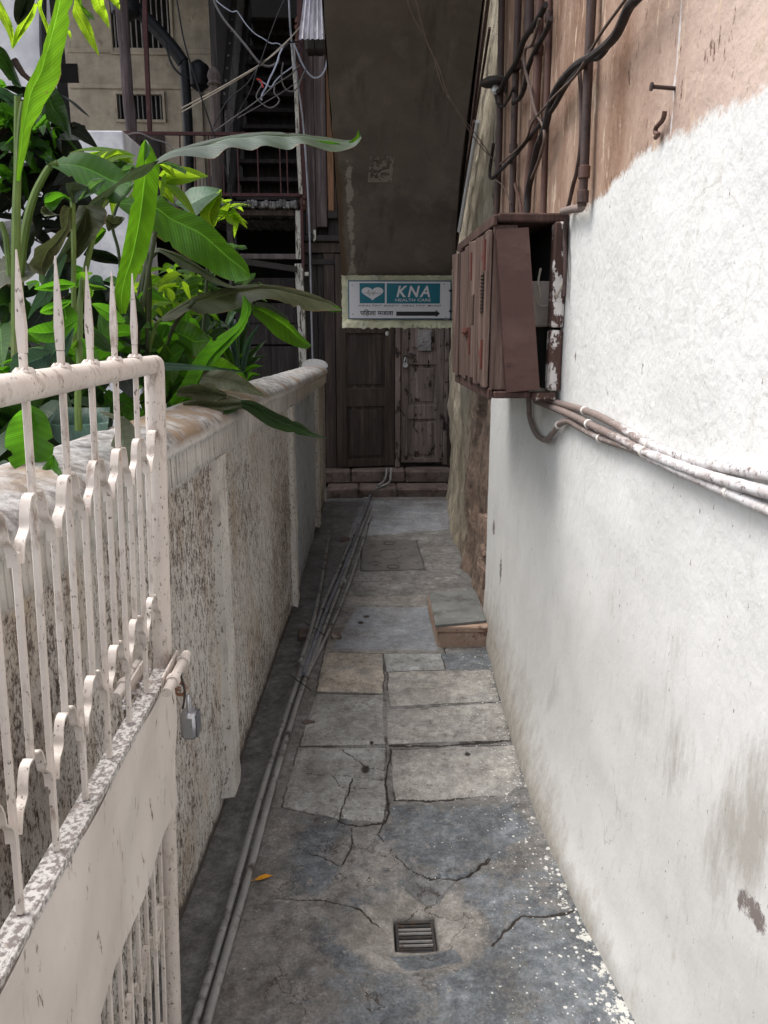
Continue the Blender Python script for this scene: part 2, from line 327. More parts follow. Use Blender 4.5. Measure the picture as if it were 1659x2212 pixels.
# ================================================================== GROUND AND ALLEY FLOOR
m_ground=mat('packed earth',(.07,.058,.047),.95,[((.04,.033,.027),4,.5,.65),((.12,.105,.09),14,.6,.72)],[(14,.5,.03)])
b=MB(); b.quad((-40,-40,-.16),(40,-40,-.16),(40,40,-.16),(-40,40,-.16)); tag(b.build('ground',m_ground),kind='structure')
def floor_material():
    t=NT('alley paving'); A=t.attr
    n1=t.noise(3.5,6); n2=t.noise(22,6,.7); n3=t.noise(90,4,.7)
    c=t.mix(t.rng(n1,.35,.68),(.15,.142,.132,1),(.265,.257,.245,1))
    c=t.mix(t.rng(n2,.46,.66),c,(.098,.09,.083,1)); c=t.mix(t.rng(t.noise(11,7,.75),.56,.68),c,(.25,.235,.215,1))
    # blue grey worn patches
    v=t.math('ADD',A('blue'),t.math('MULTIPLY',t.math('SUBTRACT',t.noise(9,8,.75),.5),2.4)); v=t.math('ADD',v,t.math('MULTIPLY',t.math('SUBTRACT',n3,.5),.7))
    c=t.mix(t.rng(v,.42,.66),c,t.mix(t.rng(n2,.33,.62),(.062,.070,.082,1),(.195,.21,.22,1)))
    bl=t.noise((7,9,7),9,.8); c=t.mix(t.math('MULTIPLY',t.rng(bl,.50,.58),t.rng(A('blue'),.05,.4,.25,.9)),c,t.mix(t.rng(n3,.3,.7),(.050,.056,.066,1),(.125,.135,.145,1))); c=t.mix(t.rng(t.noise((15,15,15),9,.8),.57,.63,0,.8),c,(.24,.225,.205,1))
    # pale cement
    v=t.math('ADD',A('cement'),t.math('MULTIPLY',t.math('SUBTRACT',t.noise(12,8,.75),.5),1.6))
    c=t.mix(t.rng(v,.4,.75),c,t.mix(t.rng(n2,.35,.65),(.18,.165,.145,1),(.30,.28,.255,1)))
    # stone slabs
    tone=A('tone'); sl=t.mix(t.rng(tone,0,1),(.32,.335,.335,1),(.46,.39,.31,1))
    sl=t.mix(t.rng(t.noise(7,6),.45,.72),sl,(.22,.21,.20,1)); sl=t.mix(t.rng(n3,.56,.72),sl,(.42,.41,.39,1))
    sl=t.mix(t.rng(t.noise(34,6,.75),.54,.70),sl,(.125,.11,.10,1)); sl=t.mix(t.rng(t.noise(2.6,5,.6),.45,.7,0,.5),sl,(.20,.185,.17,1))
    v=t.math('ADD',A('slab'),t.math('MULTIPLY',t.math('SUBTRACT',t.noise(40,5),.5),.7))
    c=t.mix(t.rng(v,.42,.58),c,sl)
    # smooth bluish far slabs
    c=t.mix(t.rng(A('smooth'),.3,.7),c,t.mix(t.rng(n1,.3,.7),(.19,.205,.23,1),(.30,.31,.325,1)))
    # damp gutter dirt
    v=t.math('ADD',A('dirt'),t.math('MULTIPLY',t.math('SUBTRACT',n2,.5),.8)); c=t.mix(t.rng(v,.4,.75),c,t.mix(t.rng(n2,.35,.65),(.095,.094,.094,1),(.20,.198,.196,1)))
    v=t.math('ADD',A('crack'),t.math('MULTIPLY',t.math('SUBTRACT',n3,.5),.5)); c=t.mix(t.rng(v,.45,.7),c,(.028,.02,.015,1))
    # fine hairline crazing
    cr=t.math('ABSOLUTE',t.math('SUBTRACT',t.noise(5.5,6,.55),.5)); k=t.math('MULTIPLY',t.rng(cr,.0025,.007,1,0),A('craze')); c=t.mix(t.math('MULTIPLY',k,t.rng(t.noise(3,3),.45,.55)),c,(.04,.028,.02,1))
    c=t.mix(1.0,c,t.mix(t.rng(t.noise(120,4,.75),.34,.66),(.77,.77,.77,1),(1.24,1.24,1.24,1)),'MULTIPLY'); c=t.mix(1.0,c,t.mix(t.rng(t.math('ADD',t.noise(24,8,.8),t.math('MULTIPLY',t.math('SUBTRACT',t.noise(4.5,5),.5),.7)),.34,.68),(.66,.645,.63,1),(1.34,1.35,1.36,1)),'MULTIPLY')
    # dropped limewash
    dots=t.math('SUBTRACT',.5,t.voro((38,38,38))); p=t.math('ADD',A('paint'),t.math('MULTIPLY',t.math('SUBTRACT',t.noise(26,7,.75),.5),1.55))
    c=t.mix(t.rng(p,.46,.50),c,(.60,.59,.54,1))
    d2=t.math('SUBTRACT',t.math('ADD',t.math('MULTIPLY',A('paint'),.62),t.math('MULTIPLY',t.noise(30,5,.8),.42)),t.math('ADD',t.voro((52,52,52)),.14))
    c=t.mix(t.rng(d2,.03,.09),c,(.62,.61,.57,1))
    d3=t.math('SUBTRACT',t.math('ADD',t.math('MULTIPLY',A('paint'),.40),t.math('MULTIPLY',t.noise(40,5,.8),.34)),t.math('ADD',t.voro((24,24,24)),.13))
    c=t.mix(t.rng(d3,.0,.03),c,(.62,.61,.57,1))
    c=t.mix(t.rng(t.math('ADD',t.voro((85,85,85)),t.rng(t.noise(6,3),.46,.68,.35,0)),.12,.20,.6,0),c,(.42,.41,.39,1))
    t.setin(t.b.inputs['Base Color'],c)
    ro=t.rng(n2,.3,.7,.62,.9); ro=t.math('SUBTRACT',ro,t.math('MULTIPLY',A('smooth'),.25)); t.setin(t.b.inputs['Roughness'],ro)
    bp=t.bump(n2,.8,.012); bp=t.bump(n3,.5,.003,bp); t.l.new(bp,t.b.inputs['Normal']); return t.m
ys=[.75]
while ys[-1]<8.05: ys.append(ys[-1]+.0036*max(1,ys[-1]/1.5))
xs=np.linspace(-.66,1.0,400); ys=np.array(ys)
X,Y=np.meshgrid(xs,ys); Z=np.zeros_like(X)
def fl(*pts): return [tuple(PZ(x,y,0)[:2]) for x,y in pts]
cxx=X+.035*(vnoise(X*7,Y*7,13,5)-.5)+.012*(vnoise(X*45,Y*45,15)-.5); cyy=Y+.035*(vnoise(X*7,Y*7,14,5)-.5)+.012*(vnoise(X*45,Y*45,16)-.5)
wx=X+.016*(vnoise(X*9,Y*9,3)-.5)+.006*(vnoise(X*40,Y*40,5)-.5); wy=Y+.012*(vnoise(X*9,Y*9,4)-.5)+.006*(vnoise(X*40,Y*40,6)-.5)
slab=np.zeros_like(X); tone=np.zeros_like(X); smooth=np.zeros_like(X); blue=np.zeros_like(X); cement=np.zeros_like(X); crack=np.zeros_like(X); dirt=np.zeros_like(X)
Z+=.010*(vnoise(X*2.2,Y*2.2,8)-.5)+.006*(vnoise(X*11,Y*11,9)-.5)
SL=[([(702,1409),(827,1413),(827,1498),(684,1494)],.85),([(831,1413),(953,1411),(961,1447),(836,1451)],.1),([(838,1453),(1059,1447),(1079,1516),(842,1526)],.45),
 ([(682,1500),(826,1502),(830,1609),(650,1611)],.2),([(838,1534),(1083,1520),(1103,1597),(838,1609)],.4),
 ([(645,1615),(830,1617),(830,1765),(828,1775),(731,1769),(609,1743)],.15),([(844,1623),(1111,1609),(1128,1692),(1095,1715),(933,1727),(852,1727)],.42)]
for poly,tn in SL:
    d=polydist(wx,wy,fl(*poly)); w=np.clip(d/.012+.5,0,1); slab=np.maximum(slab,w); tone=np.where(d>-.01,tn,tone)
    Z+=.006*np.clip(d/.02,0,1)
    crack=np.maximum(crack,.66*np.clip(1.25-np.abs(d+.005)/.008,0,1)*np.clip((vnoise(X*5,Y*5,21)-.30)*6,0,1))
for poly in ([(772,1310),(923,1312),(948,1406),(712,1403)],[(766,1081),(970,1081),(970,1145),(751,1160)],[(720,1085),(768,1081),(752,1160),(715,1180)]):
    d=polydist(wx,wy,fl(*poly)); smooth=np.maximum(smooth,np.clip(d/.03+.5,0,1)*(.55+.9*(vnoise(X*4,Y*4,31)-.35)).clip(0,1))
for poly,z_ in (([(645,1770),(749,1770),(742,1843),(712,1935),(621,1938),(633,1843)],0),([(846,1740),(1113,1734),(1162,1807),(1090,1850),(986,1901),(888,1880),(834,1801)],.004)):
    d=polydist(wx,wy,fl(*poly)); blue=np.maximum(blue,.80*np.clip(d/.10+.5,0,1)); Z+=z_*np.clip(d/.01,0,1)
    crack=np.maximum(crack,.5*np.clip(1-np.abs(d)/.007,0,1)*(vnoise(X*6,Y*6,23)>.5))
near=np.clip((2.35-Y)/.4,0,1); blue=np.maximum(blue,near*np.clip((X+.22)/.2,0,1)*(.25+.75*vnoise(X*3.4,Y*3.4,12,3)))
d=polydist(wx,wy,fl((951,1411),(1058,1400),(1064,1445),(965,1447))); blue=np.maximum(blue,.8*np.clip(d/.02+.5,0,1))
hole=polydist(wx,wy,fl((882,1880),(982,1904),(949,1944),(919,1947),(876,1922))); dirt=np.maximum(dirt,1.25*np.clip(hole/.02+.5,0,1)); Z-=.010*np.clip(hole/.012,0,1)
gc=PZ(898,2004,0); e=np.hypot((X-gc.x)/.185,(Y-gc.y)/.15); dish=np.clip(1.25-e,0,1); Z-=.034*np.clip(1.25-e,0,1)**1.3
e=e+.5*(vnoise(X*9,Y*9,19,5)-.5); cement=np.maximum(cement,1.05*np.clip((1.25-e)*2,0,1)); blue*=1-.9*np.clip((1.2-e)*3,0,1)
d=polydist(wx,wy,fl((840,2055),(985,2040),(1000,2075),(880,2095))); cement*=1-np.clip(d/.02+.5,0,1); blue=np.maximum(blue,.95*np.clip(d/.02+.5,0,1))
d=polydist(wx,wy,fl((760,1845),(850,1830),(885,1890),(860,1925),(745,1930))); cement=np.maximum(cement,.55*np.clip(d/.04+.5,0,1))
for poly in ([(702,1360),(948,1405),(940,1412),(690,1412)],[(740,1290),(925,1285),(925,1310),(770,1308)]):
    d=polydist(wx,wy,fl(*poly)); cement=np.maximum(cement,.75*np.clip(d/.05+.5,0,1))
for pts,w in ([((735,1619),(765,1638),(795,1658),(830,1664)),.004],[((662,1672),(715,1676),(771,1682),(830,1688)),.003],[((767,1684),(755,1715),(731,1769)),.0045],[((724,1680),(740,1703),(772,1711),(828,1706)),.0025],[((840,1613),(905,1613),(985,1608),(1060,1600),(1105,1594)),.009],
   [((840,1618),(838,1640),(836,1760),(829,1778)),.006],[((850,1728),(930,1728),(1000,1722)),.006],[((730,1770),(770,1780),(826,1778)),.007],[((758,1782),(757,1822),(735,1870)),.004],[((826,1778),(812,1800),(826,1818)),.005],
   [((860,1850),(890,1880),(930,1895),(985,1904),(1010,1895),(1058,1860)),.004],[((985,1905),(1020,1890),(1062,1850)),.004],[((1065,2040),(1100,2005),(1130,1983),(1240,1968)),.006],[((640,1830),(700,1850),(730,1870)),.003],[((600,1940),(700,1945),(780,1960),(820,1990)),.004],[((706,1330),(700,1405)),.004],[((940,1280),(960,1410)),.004],[((776,1165),(905,1166)),.004]):
    d=linedist(cxx,cyy,fl(*pts)); k=np.clip(1.4-d/(w*(.42+.7*vnoise(X*14,Y*14,17))),0,1); crack=np.maximum(crack,k); Z-=.006*k
d=np.hypot((X-PZ(789,1662,0).x)/.03,(Y-PZ(789,1662,0).y)/.05); crack=np.maximum(crack,.75*np.clip(1.3-d,0,1)); Z-=.008*np.clip(1.3-d,0,1)
for p,q in (((792,1330),.022),((779,1343),.022),((1010,1631),.014),((675,1561),.012),((803,1605),.01)):
    h=PZ(*p,0); d=np.hypot(X-h.x,(Y-h.y)*.8); crack=np.maximum(crack,np.clip(1.4-d/q,0,1)); Z-=.008*np.clip(1.4-d/q,0,1)
craze=np.clip((2.6-Y)/.4,0,1)*np.clip((.45-np.abs(X-.02))/.2,0,1)*.9+.3*slab
# lime splashes under the white wall
wb=np.interp(Y,[.7,1.5,1.8,2.35,2.8,3.5,4.16],[.70,.675,.64,.606,.625,.663,.727]); q=wb-X
paint=np.where(Y<4.2,np.clip(.40*np.exp(-np.maximum(q-.02,0)/.15)*np.interp(Y,[1.3,1.7,2.1,2.6,3.4,4.2],[1.35,1.1,.85,.80,.8,.3]),0,.6),0)
# gutter along the garden wall: lower strip and grime
ge=np.interp(Y,[.7,1.55,2.2,3.4,5,6.2,7.6],[-.43,-.395,-.37,-.31,-.17,-.05,.1]); gx=ge-X
Z-=.016*np.clip(gx/.05,0,1)*(Y<4.6)+.012*np.clip(gx/.05,0,1)*(Y>=4.6)
dirt=np.maximum(dirt,.9*np.clip(gx/.05+.35,0,1)); dirt=np.maximum(dirt,.42*np.clip(1-(X-ge)/.16,0,1))
dirt=np.maximum(dirt,.5*np.clip((Y-4.9)/1.5,0,1)*(vnoise(X*5,Y*5,41)>.45)); dirt=np.maximum(dirt,.55*np.clip(1-q/.05,0,1)*(Y>1.9))
# red brown mud between cover and brick wall
d=polydist(wx,wy,fl((905,1170),(975,1150),(1010,1270),(930,1275))); tone=np.where(d>0,.9,tone); slab=np.maximum(slab,.42*np.clip(d/.12,0,1)); dirt=np.maximum(dirt,.42*np.clip(d/.1,0,1))
gp=[(.098,1.897),(.212,1.897),(.212,1.777),(.098,1.777)]
gd=polydist(X,Y,gp); Z-=.075*np.clip((gd+.004)/.006,0,1); dirt=np.maximum(dirt,np.clip(gd/.004+1,0,1)); crack=np.maximum(crack,np.clip(gd/.004,0,1))
hd=polydist(X,Y,[(.022,5.905),(.480,5.905),(.483,5.112),(.018,5.112)]); Z-=.03*np.clip((hd)/.006,0,1)
o=gridmesh('path',X,Y,Z,floor_material(),dict(slab=slab,tone=tone,smooth=smooth,blue=blue,cement=cement,crack=crack,dirt=dirt,craze=craze,paint=paint)); tag(o,kind='structure')
# ---- drain grate
t=thing('drain_grate','small rusty barred drain grate sunk in the alley floor','drain grate',(.155,1.837,-.02))
zg=-.036
b=MB(); b.box(.100,.108,1.779,1.895,zg-.006,zg+.004,.001); b.box(.202,.210,1.779,1.895,zg-.006,zg+.004,.001); b.box(.108,.202,1.888,1.895,zg-.006,zg+.003); b.box(.108,.202,1.779,1.786,zg-.006,zg+.003); b.build('frame',m_iron,t)
for k in range(7):
    y=1.7935+k*.0145; b=MB(); b.tube([(.108,y,zg),(.155,y+random.uniform(-.001,.001),zg),(.202,y,zg)],.0042,6); b.build('bar',m_grate if k%3 else m_iron,t)
# ---- manhole cover
t=thing('manhole_cover','worn rectangular stone manhole cover with two round finger holes','manhole cover',(.25,5.5,0))
b=MB(); b.box(.030,.470,5.122,5.895,-.03,.004,.006); 
for i in range(3): b.box(.35+i*.022,.358+i*.022,5.25,5.78,.004,.0065)
for (cx,cy,s) in ((.12,5.28,.05),(.10,5.72,.04)):
    for (ax,ay),(bx,by) in zip([(0,-s),(s,0),(0,s),(-s,0)],[(s,0),(0,s),(-s,0),(0,-s)]): b.bar((cx+ax,cy+ay,.0052),(cx+bx,cy+by,.0052),.006,.004)
ring=[(.24+.085*math.cos(g*.2618),5.5+.13*math.sin(g*.2618),.0055) for g in range(25)]; b.tube(ring,.0035,5)
b.build('cover',m_manhole,t)
for y in (5.80,5.19):
    b=MB(); b.lathe((.25,y,.0035),[(.047,0),(.047,.003),(.038,.003),(.036,-.0005),(.001,-.001)],20); b.build('finger_hole',m_iron,t)
# ---- fallen leaf and pebble
p=PZ(569,1897,.006); b=MB(); L=[(-.030,0),(-.016,.010),(.004,.012),(.020,.004),(.034,.003),(.018,-.006),(0,-.012),(-.018,-.008)]
b.add([(p.x,p.y,p.z+.004)]+[(p.x+x*.9+y*.2,p.y+y+x*.3,p.z+.001+abs(y)*.35) for x,y in L],[(0,1+i,1+(i+1)%8) for i in range(8)])
b.tube([(p.x-.03,p.y-.009,p.z+.002),(p.x-.045,p.y-.018,p.z+.001)],.0012,5)
tag(b.build('fallen_leaf',m_yleaf),'small yellow orange leaf lying on the alley floor','leaf')
p=PZ(665,1560,.004); b=MB(); b.lathe((p.x,p.y,-.004),[(.012,0),(.020,.006),(.017,.013),(.006,.016)],9)
for i in range(len(b.v)): v=Vector(b.v[i]); b.v[i]=(p.x+(v.x-p.x)*1.25,p.y+(v.y-p.y)*.9+random.uniform(-.002,.002),v.z)
tag(b.build('pebble',m_stone,smooth=True),'flat brown pebble lying on a paving slab near the pipes','pebble')

# ================================================================== WHITE HOUSE WALL ON THE RIGHT
def wall_material():
    t=NT('limewashed wall, brown above'); A=t.attr; bd=A('bd')
    n=t.noise((9,9,9),7,.7); fine=t.noise((120,120,120),3,.6); st=t.noise((26,26,20),5,.65); mid=t.noise(2.2,4)
    w=t.mix(t.rng(mid,.3,.7),(.60,.595,.575,1),(.715,.71,.69,1))
    w=t.mix(t.rng(t.noise((40,40,9),5,.7),.66,.74),w,(.52,.50,.455,1))
    w=t.mix(t.rng(t.noise((65,65,30),4,.7),.675,.70),w,(.24,.195,.17,1)); w=t.mix(t.rng(t.noise((16,16,5),7,.75),.58,.70,0,.6),w,(.50,.48,.43,1))
    v=t.math('ADD',A('stain'),t.math('MULTIPLY',t.math('SUBTRACT',t.noise((30,30,7),7,.78),.5),2.1)); w=t.mix(t.rng(v,.36,1.05,0,.80),w,(.36,.335,.295,1))
    v=t.math('ADD',A('grime'),t.math('MULTIPLY',t.math('SUBTRACT',t.noise((17,17,11),9,.78),.5),2.2)); w=t.mix(t.rng(v,.40,1.25,0,.75),w,t.mix(t.rng(t.noise((40,40,30),5,.7),.4,.6),(.42,.385,.32,1),(.27,.235,.19,1)))
    v=t.math('ADD',A('chip_shade'),t.math('MULTIPLY',t.math('SUBTRACT',t.noise(60,4,.7),.5),1.0)); w=t.mix(t.rng(v,.5,.66),w,(.20,.17,.16,1))
    hc=t.rng(t.math('ABSOLUTE',t.math('SUBTRACT',t.noise(2.4,5,.5),.5)),.0012,.004,1,0); w=t.mix(t.math('MULTIPLY',hc,t.rng(t.noise(1.7,2),.58,.64,0,.55)),w,(.45,.42,.37,1)); w=t.mix(t.rng(t.noise((60,60,3.2),5,.7),.60,.72,0,.45),w,(.45,.42,.36,1))
    br=t.mix(t.rng(t.noise((7,7,2.2),6,.65),.38,.68),(.23,.135,.09,1),(.38,.26,.195,1))
    br=t.mix(t.rng(A('near'),.2,1),br,(.56,.435,.37,1))
    br=t.mix(t.rng(t.noise((26,26,5),7,.75),.57,.62),br,(.52,.40,.30,1))
    br=t.mix(t.rng(t.noise((26,26,9),7,.75),.60,.65),br,(.13,.075,.055,1))
    v=t.math('ADD',A('strip'),t.math('MULTIPLY',t.math('SUBTRACT',t.noise((50,50,14),5,.7),.5),1.3)); br=t.mix(t.rng(v,.5,.65),br,(.60,.56,.56,1))
    v=t.math('ADD',A('strip2'),t.math('MULTIPLY',t.math('SUBTRACT',t.noise((50,50,10),5,.7),.5),1.2)); br=t.mix(t.rng(v,.55,.7),br,(.15,.09,.08,1))
    e=t.math('ADD',bd,t.math('MULTIPLY',t.math('SUBTRACT',t.noise((7,7,7),9,.75),.5),.11)); e=t.math('ADD',e,t.math('MULTIPLY',t.math('SUBTRACT',t.noise((60,60,60),5,.7),.5),.05))
    c=t.mix(t.rng(e,-.010,.010),w,br); t.setin(t.b.inputs['Base Color'],c); t.b.inputs['Roughness'].default_value=.85; t.b.inputs['Specular IOR Level'].default_value=.25
    hk=A('rough'); bp=t.bump(t.math('MULTIPLY',st,hk),.36,.011); bp=t.bump(t.math('MULTIPLY',t.noise((46,46,42),3,.5),hk),.55,.0055,bp); bp=t.bump(t.noise(5,5,.6),.25,.02,bp); bp=t.bump(fine,.15,.002,bp); t.l.new(bp,t.b.inputs['Normal']); return t.m
ys=np.concatenate([np.arange(-2.5,.9,.1),np.arange(.9,4.0,.016),[4.0]]); zs=np.concatenate([np.arange(-.15,3.2,.018),np.arange(3.2,5.5,.2)])
Y,Z=np.meshgrid(ys,zs)
wb=np.interp(Y,[-3,.7,1.5,1.8,2.35,2.8,3.5,4.16],[.70,.69,.668,.636,.603,.622,.66,.70])
X=.70-(.70-wb)*np.exp(-(np.maximum(Z,0)/.22)**1.3)*.92-.008*(vnoise(Y*1.6,Z*1.6,51)-.5)-.006*(vnoise(Y*7,Z*7,52)-.5)
X-=.012*np.exp(-((Z-.05)/.05)**2)*(vnoise(Y*12,Z*0+3,57)-.2)*(Y>1.6)
bd=Z-np.interp(Y,[-2,1.4,1.7,1.82,2.0,2.19,2.265,2.45,2.7,4.2],[2.03,2.045,2.06,2.055,2.06,2.04,2.02,2.005,2.0,1.99])
def blob(p,sy,sz,a,rot=0):
    q=PX(*p,.69); dy=Y-q.y; dz=Z-q.z; c,s=math.cos(rot),math.sin(rot); return a*np.exp(-(((dy*c+dz*s)/sy)**2+((-dy*s+dz*c)/sz)**2))
stain=np.zeros_like(Y)
for a in [((1560,1780),.085,.20,.85,.3),((1450,1650),.085,.15,.7,.3),((1370,1540),.08,.13,.5,.3),((1330,1700),.07,.12,.3),((1640,1700),.05,.15,.5),((1610,1850),.05,.10,.75),((1200,1460),.10,.10,.42),((1190,1520),.05,.08,.5),((1450,1380),.10,.10,.42),((1250,1290),.09,.09,.22),((1545,1960),.06,.07,.3),((1430,1500),.06,.1,.2)]: stain+=blob(*a)
chip_shade=np.zeros_like(Y)
for a in [((1620,1975),.06,.035,.85),((1585,1950),.02,.03,.5),((1236,772),.012,.035,.9),((1379,790),.010,.03,.85),((1062,1140),.05,.07,.8),((1077,1230),.05,.11,.75),((1550,330),.02,.02,.3),((1425,345),.008,.02,.7),((1545,1320),.006,.01,.9),((1537,1150),.004,.008,.9)]: chip_shade+=blob(*a)
# shadow of the surface conduits, painted as dark lines above and below them
cz=np.interp(Y,[1.2,1.27,1.6,2.07,2.6],[1.43,1.42,1.41,1.412,1.425]); chip_shade+=.55*np.exp(-((Z-cz)/.012)**2)*(Y<2.5)*(vnoise(Y*20,Z*0,58)); chip_shade+=.45*np.exp(-((Z-np.interp(Y,[1.2,1.6,2.2],[1.335,1.345,1.37]))/.010)**2)*(Y<2.2)*(vnoise(Y*25,Z*0,59))
grime=1.6*np.exp(-np.maximum(Z,0)/.15)*np.clip((Y-1.3)/.6,.5,1)*(.35+vnoise(Y*4,Z*4,55))+.7*np.exp(-np.maximum(Z-.05,0)/.35)*np.clip((Y-2.2)/1,0,1)
strip=.62*np.exp(-((Y-1.828)/.014)**2)*(Z>2.0)+.35*np.exp(-((Y-2.25)/.03)**2)*(Z<2.25)+.25*np.exp(-((Y-3.0)/.05)**2)
strip2=.6*np.exp(-((Y-1.842)/.006)**2)+.45*np.exp(-((Y-2.27)/.006)**2)*(Z<2.5)
nearb=np.clip((2.35-Y)/.9,0,1)  # brown lightened towards the near end, sky light put into its colour
ex=MB(); ex.box(.735,1.4,-2.5,3.998,-.15,5.4); ex.quad((.70,4.0,-.15),(.735,4.0,-.15),(.735,4.0,5.3),(.70,4.0,5.3))
o=gridmesh('house_wall',X,Y,Z,wall_material(),dict(rough=np.clip((Z-.75)/.6,.12,1)*np.clip(1.25-.12*Y,0,1),bd=bd,stain=stain,chip_shade=chip_shade,grime=grime,strip=strip,strip2=strip2,near=nearb),extra=ex)
tag(o,'long rough white limewashed house wall with bare brown plaster upper part','wall')
# ---- older wall beyond the corner
def oldwall_material():
    t=NT('decayed plaster'); A=t.attr
    g=t.mix(t.rng(t.noise(4,5),.35,.65),(.22,.185,.13,1),(.38,.335,.25,1)); g=t.mix(t.rng(t.noise((20,20,5),6,.7),.56,.66),g,(.15,.12,.085,1))
    br=t.mix(t.rng(t.noise(8,6,.7),.4,.66),(.10,.07,.052,1),(.27,.19,.14,1)); br=t.mix(t.rng(t.noise(20,5,.7),.6,.66),br,(.34,.25,.185,1))
    v=t.math('ADD',A('dec_shade'),t.math('MULTIPLY',t.math('SUBTRACT',t.noise((7,7,4),7,.75),.5),1.3)); c=t.mix(t.rng(v,.46,.56),g,br)
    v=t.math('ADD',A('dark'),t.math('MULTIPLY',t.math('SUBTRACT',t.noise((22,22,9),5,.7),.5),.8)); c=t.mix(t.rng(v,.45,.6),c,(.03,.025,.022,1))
    t.setin(t.b.inputs['Base Color'],c); t.b.inputs['Roughness'].default_value=.95
    bp=t.bump(t.noise(18,6,.7),.8,.02); bp=t.bump(t.noise(70,4),.5,.004,bp); t.l.new(bp,t.b.inputs['Normal']); return t.m
ys=np.concatenate([np.arange(4.003,7.7,.02),[7.7]]); zs=np.arange(-.15,5.3,.022); Y,Z=np.meshgrid(ys,zs)
base=np.interp(Y,[4,4.5,5.2,6.2,7.7],[.735,.745,.79,.84,.93]); up=np.interp(Y,[4,5.6,7.7],[.735,.80,.93]); k=np.clip((Z-1.0)/1.0,0,1)
rec=np.clip((Y-4.12)/.06,0,1)*np.clip((5.15-Y)/.12,0,1)*np.clip((1.36-.5*((Y-4.6)/.55)**2-Z)/.05,0,1); X=base*(1-k)+up*k+.06*rec-.09*(vnoise(Y*2.2,Z*2.2,61)-.5)*(1-k)*np.clip((Y-4.05)/.5,.3,1)-.03*(vnoise(Y*9,Z*9,62)-.5)-.05*np.exp(-np.maximum(Z,0)/.15)*np.clip((Y-4.1)/.5,0,1)
dec_shade=.5*rec+np.clip(.74-.5*np.clip((Z-1.45)/.5,0,1),0,1)-.42*np.clip((Y-4.9)/1.0,0,1); dark=np.clip(.55-np.abs(Y-4.45)*1.6,0,1)*(Z>1.9)  # lost plaster; the rec term also paints the recess shadow brown
o=gridmesh('old_plaster_wall',X,Y,Z,oldwall_material(),dict(dec_shade=dec_shade,dark=dark),extra=MB().box(1.0,1.4,4.003,7.7,-.15,5.3))
tag(o,'crumbling greenish plaster wall with exposed brown brick behind the white wall corner','wall')
# ---- brick stub and ledge step
b=MB()
for i,(y0,y1,z0,z1,x0) in enumerate([(4.08,4.33,.20,.33,.705),(4.10,4.30,.345,.43,.715),(4.06,4.36,.45,.60,.712)]): b.box(x0,.79,y0,y1,z0,z1,.03,jit=.012)
tag(b.build('brick_stub',mat('broken plaster and brick',(.24,.165,.125),.95,[((.10,.065,.05),12,.48,.62),((.40,.33,.27),22,.58,.68)],[(26,.9,.02)])),'broken stub of plastered bricks beside the corner of the white wall','bricks')
t=thing('ledge_step','low cement topped brick step against the white wall corner','step',(.55,4.0,0))
b=MB(); tp=[PZ(926,1278,.13),PZ(1026,1274,.13),PZ(1050,1340,.13),PZ(941,1351,.13)]; b.prism([tp[0],tp[3],tp[2],tp[1]],(0,0,1),.014)
for i in range(len(b.v)): v=b.v[i]; b.v[i]=(v[0],v[1],v[2]+random.uniform(-.003,.003))
b.build('top_slab',m_ledge,t)
b=MB(); x0=tp[3].x+.012; b.box(x0,.70,tp[3].y+.012,4.30,-.02,.084,.012,jit=.004); b.box(x0-.004,.70,tp[3].y+.006,4.30,.087,.115,.006,jit=.003); b.build('brick_base',m_ledgeb,t)
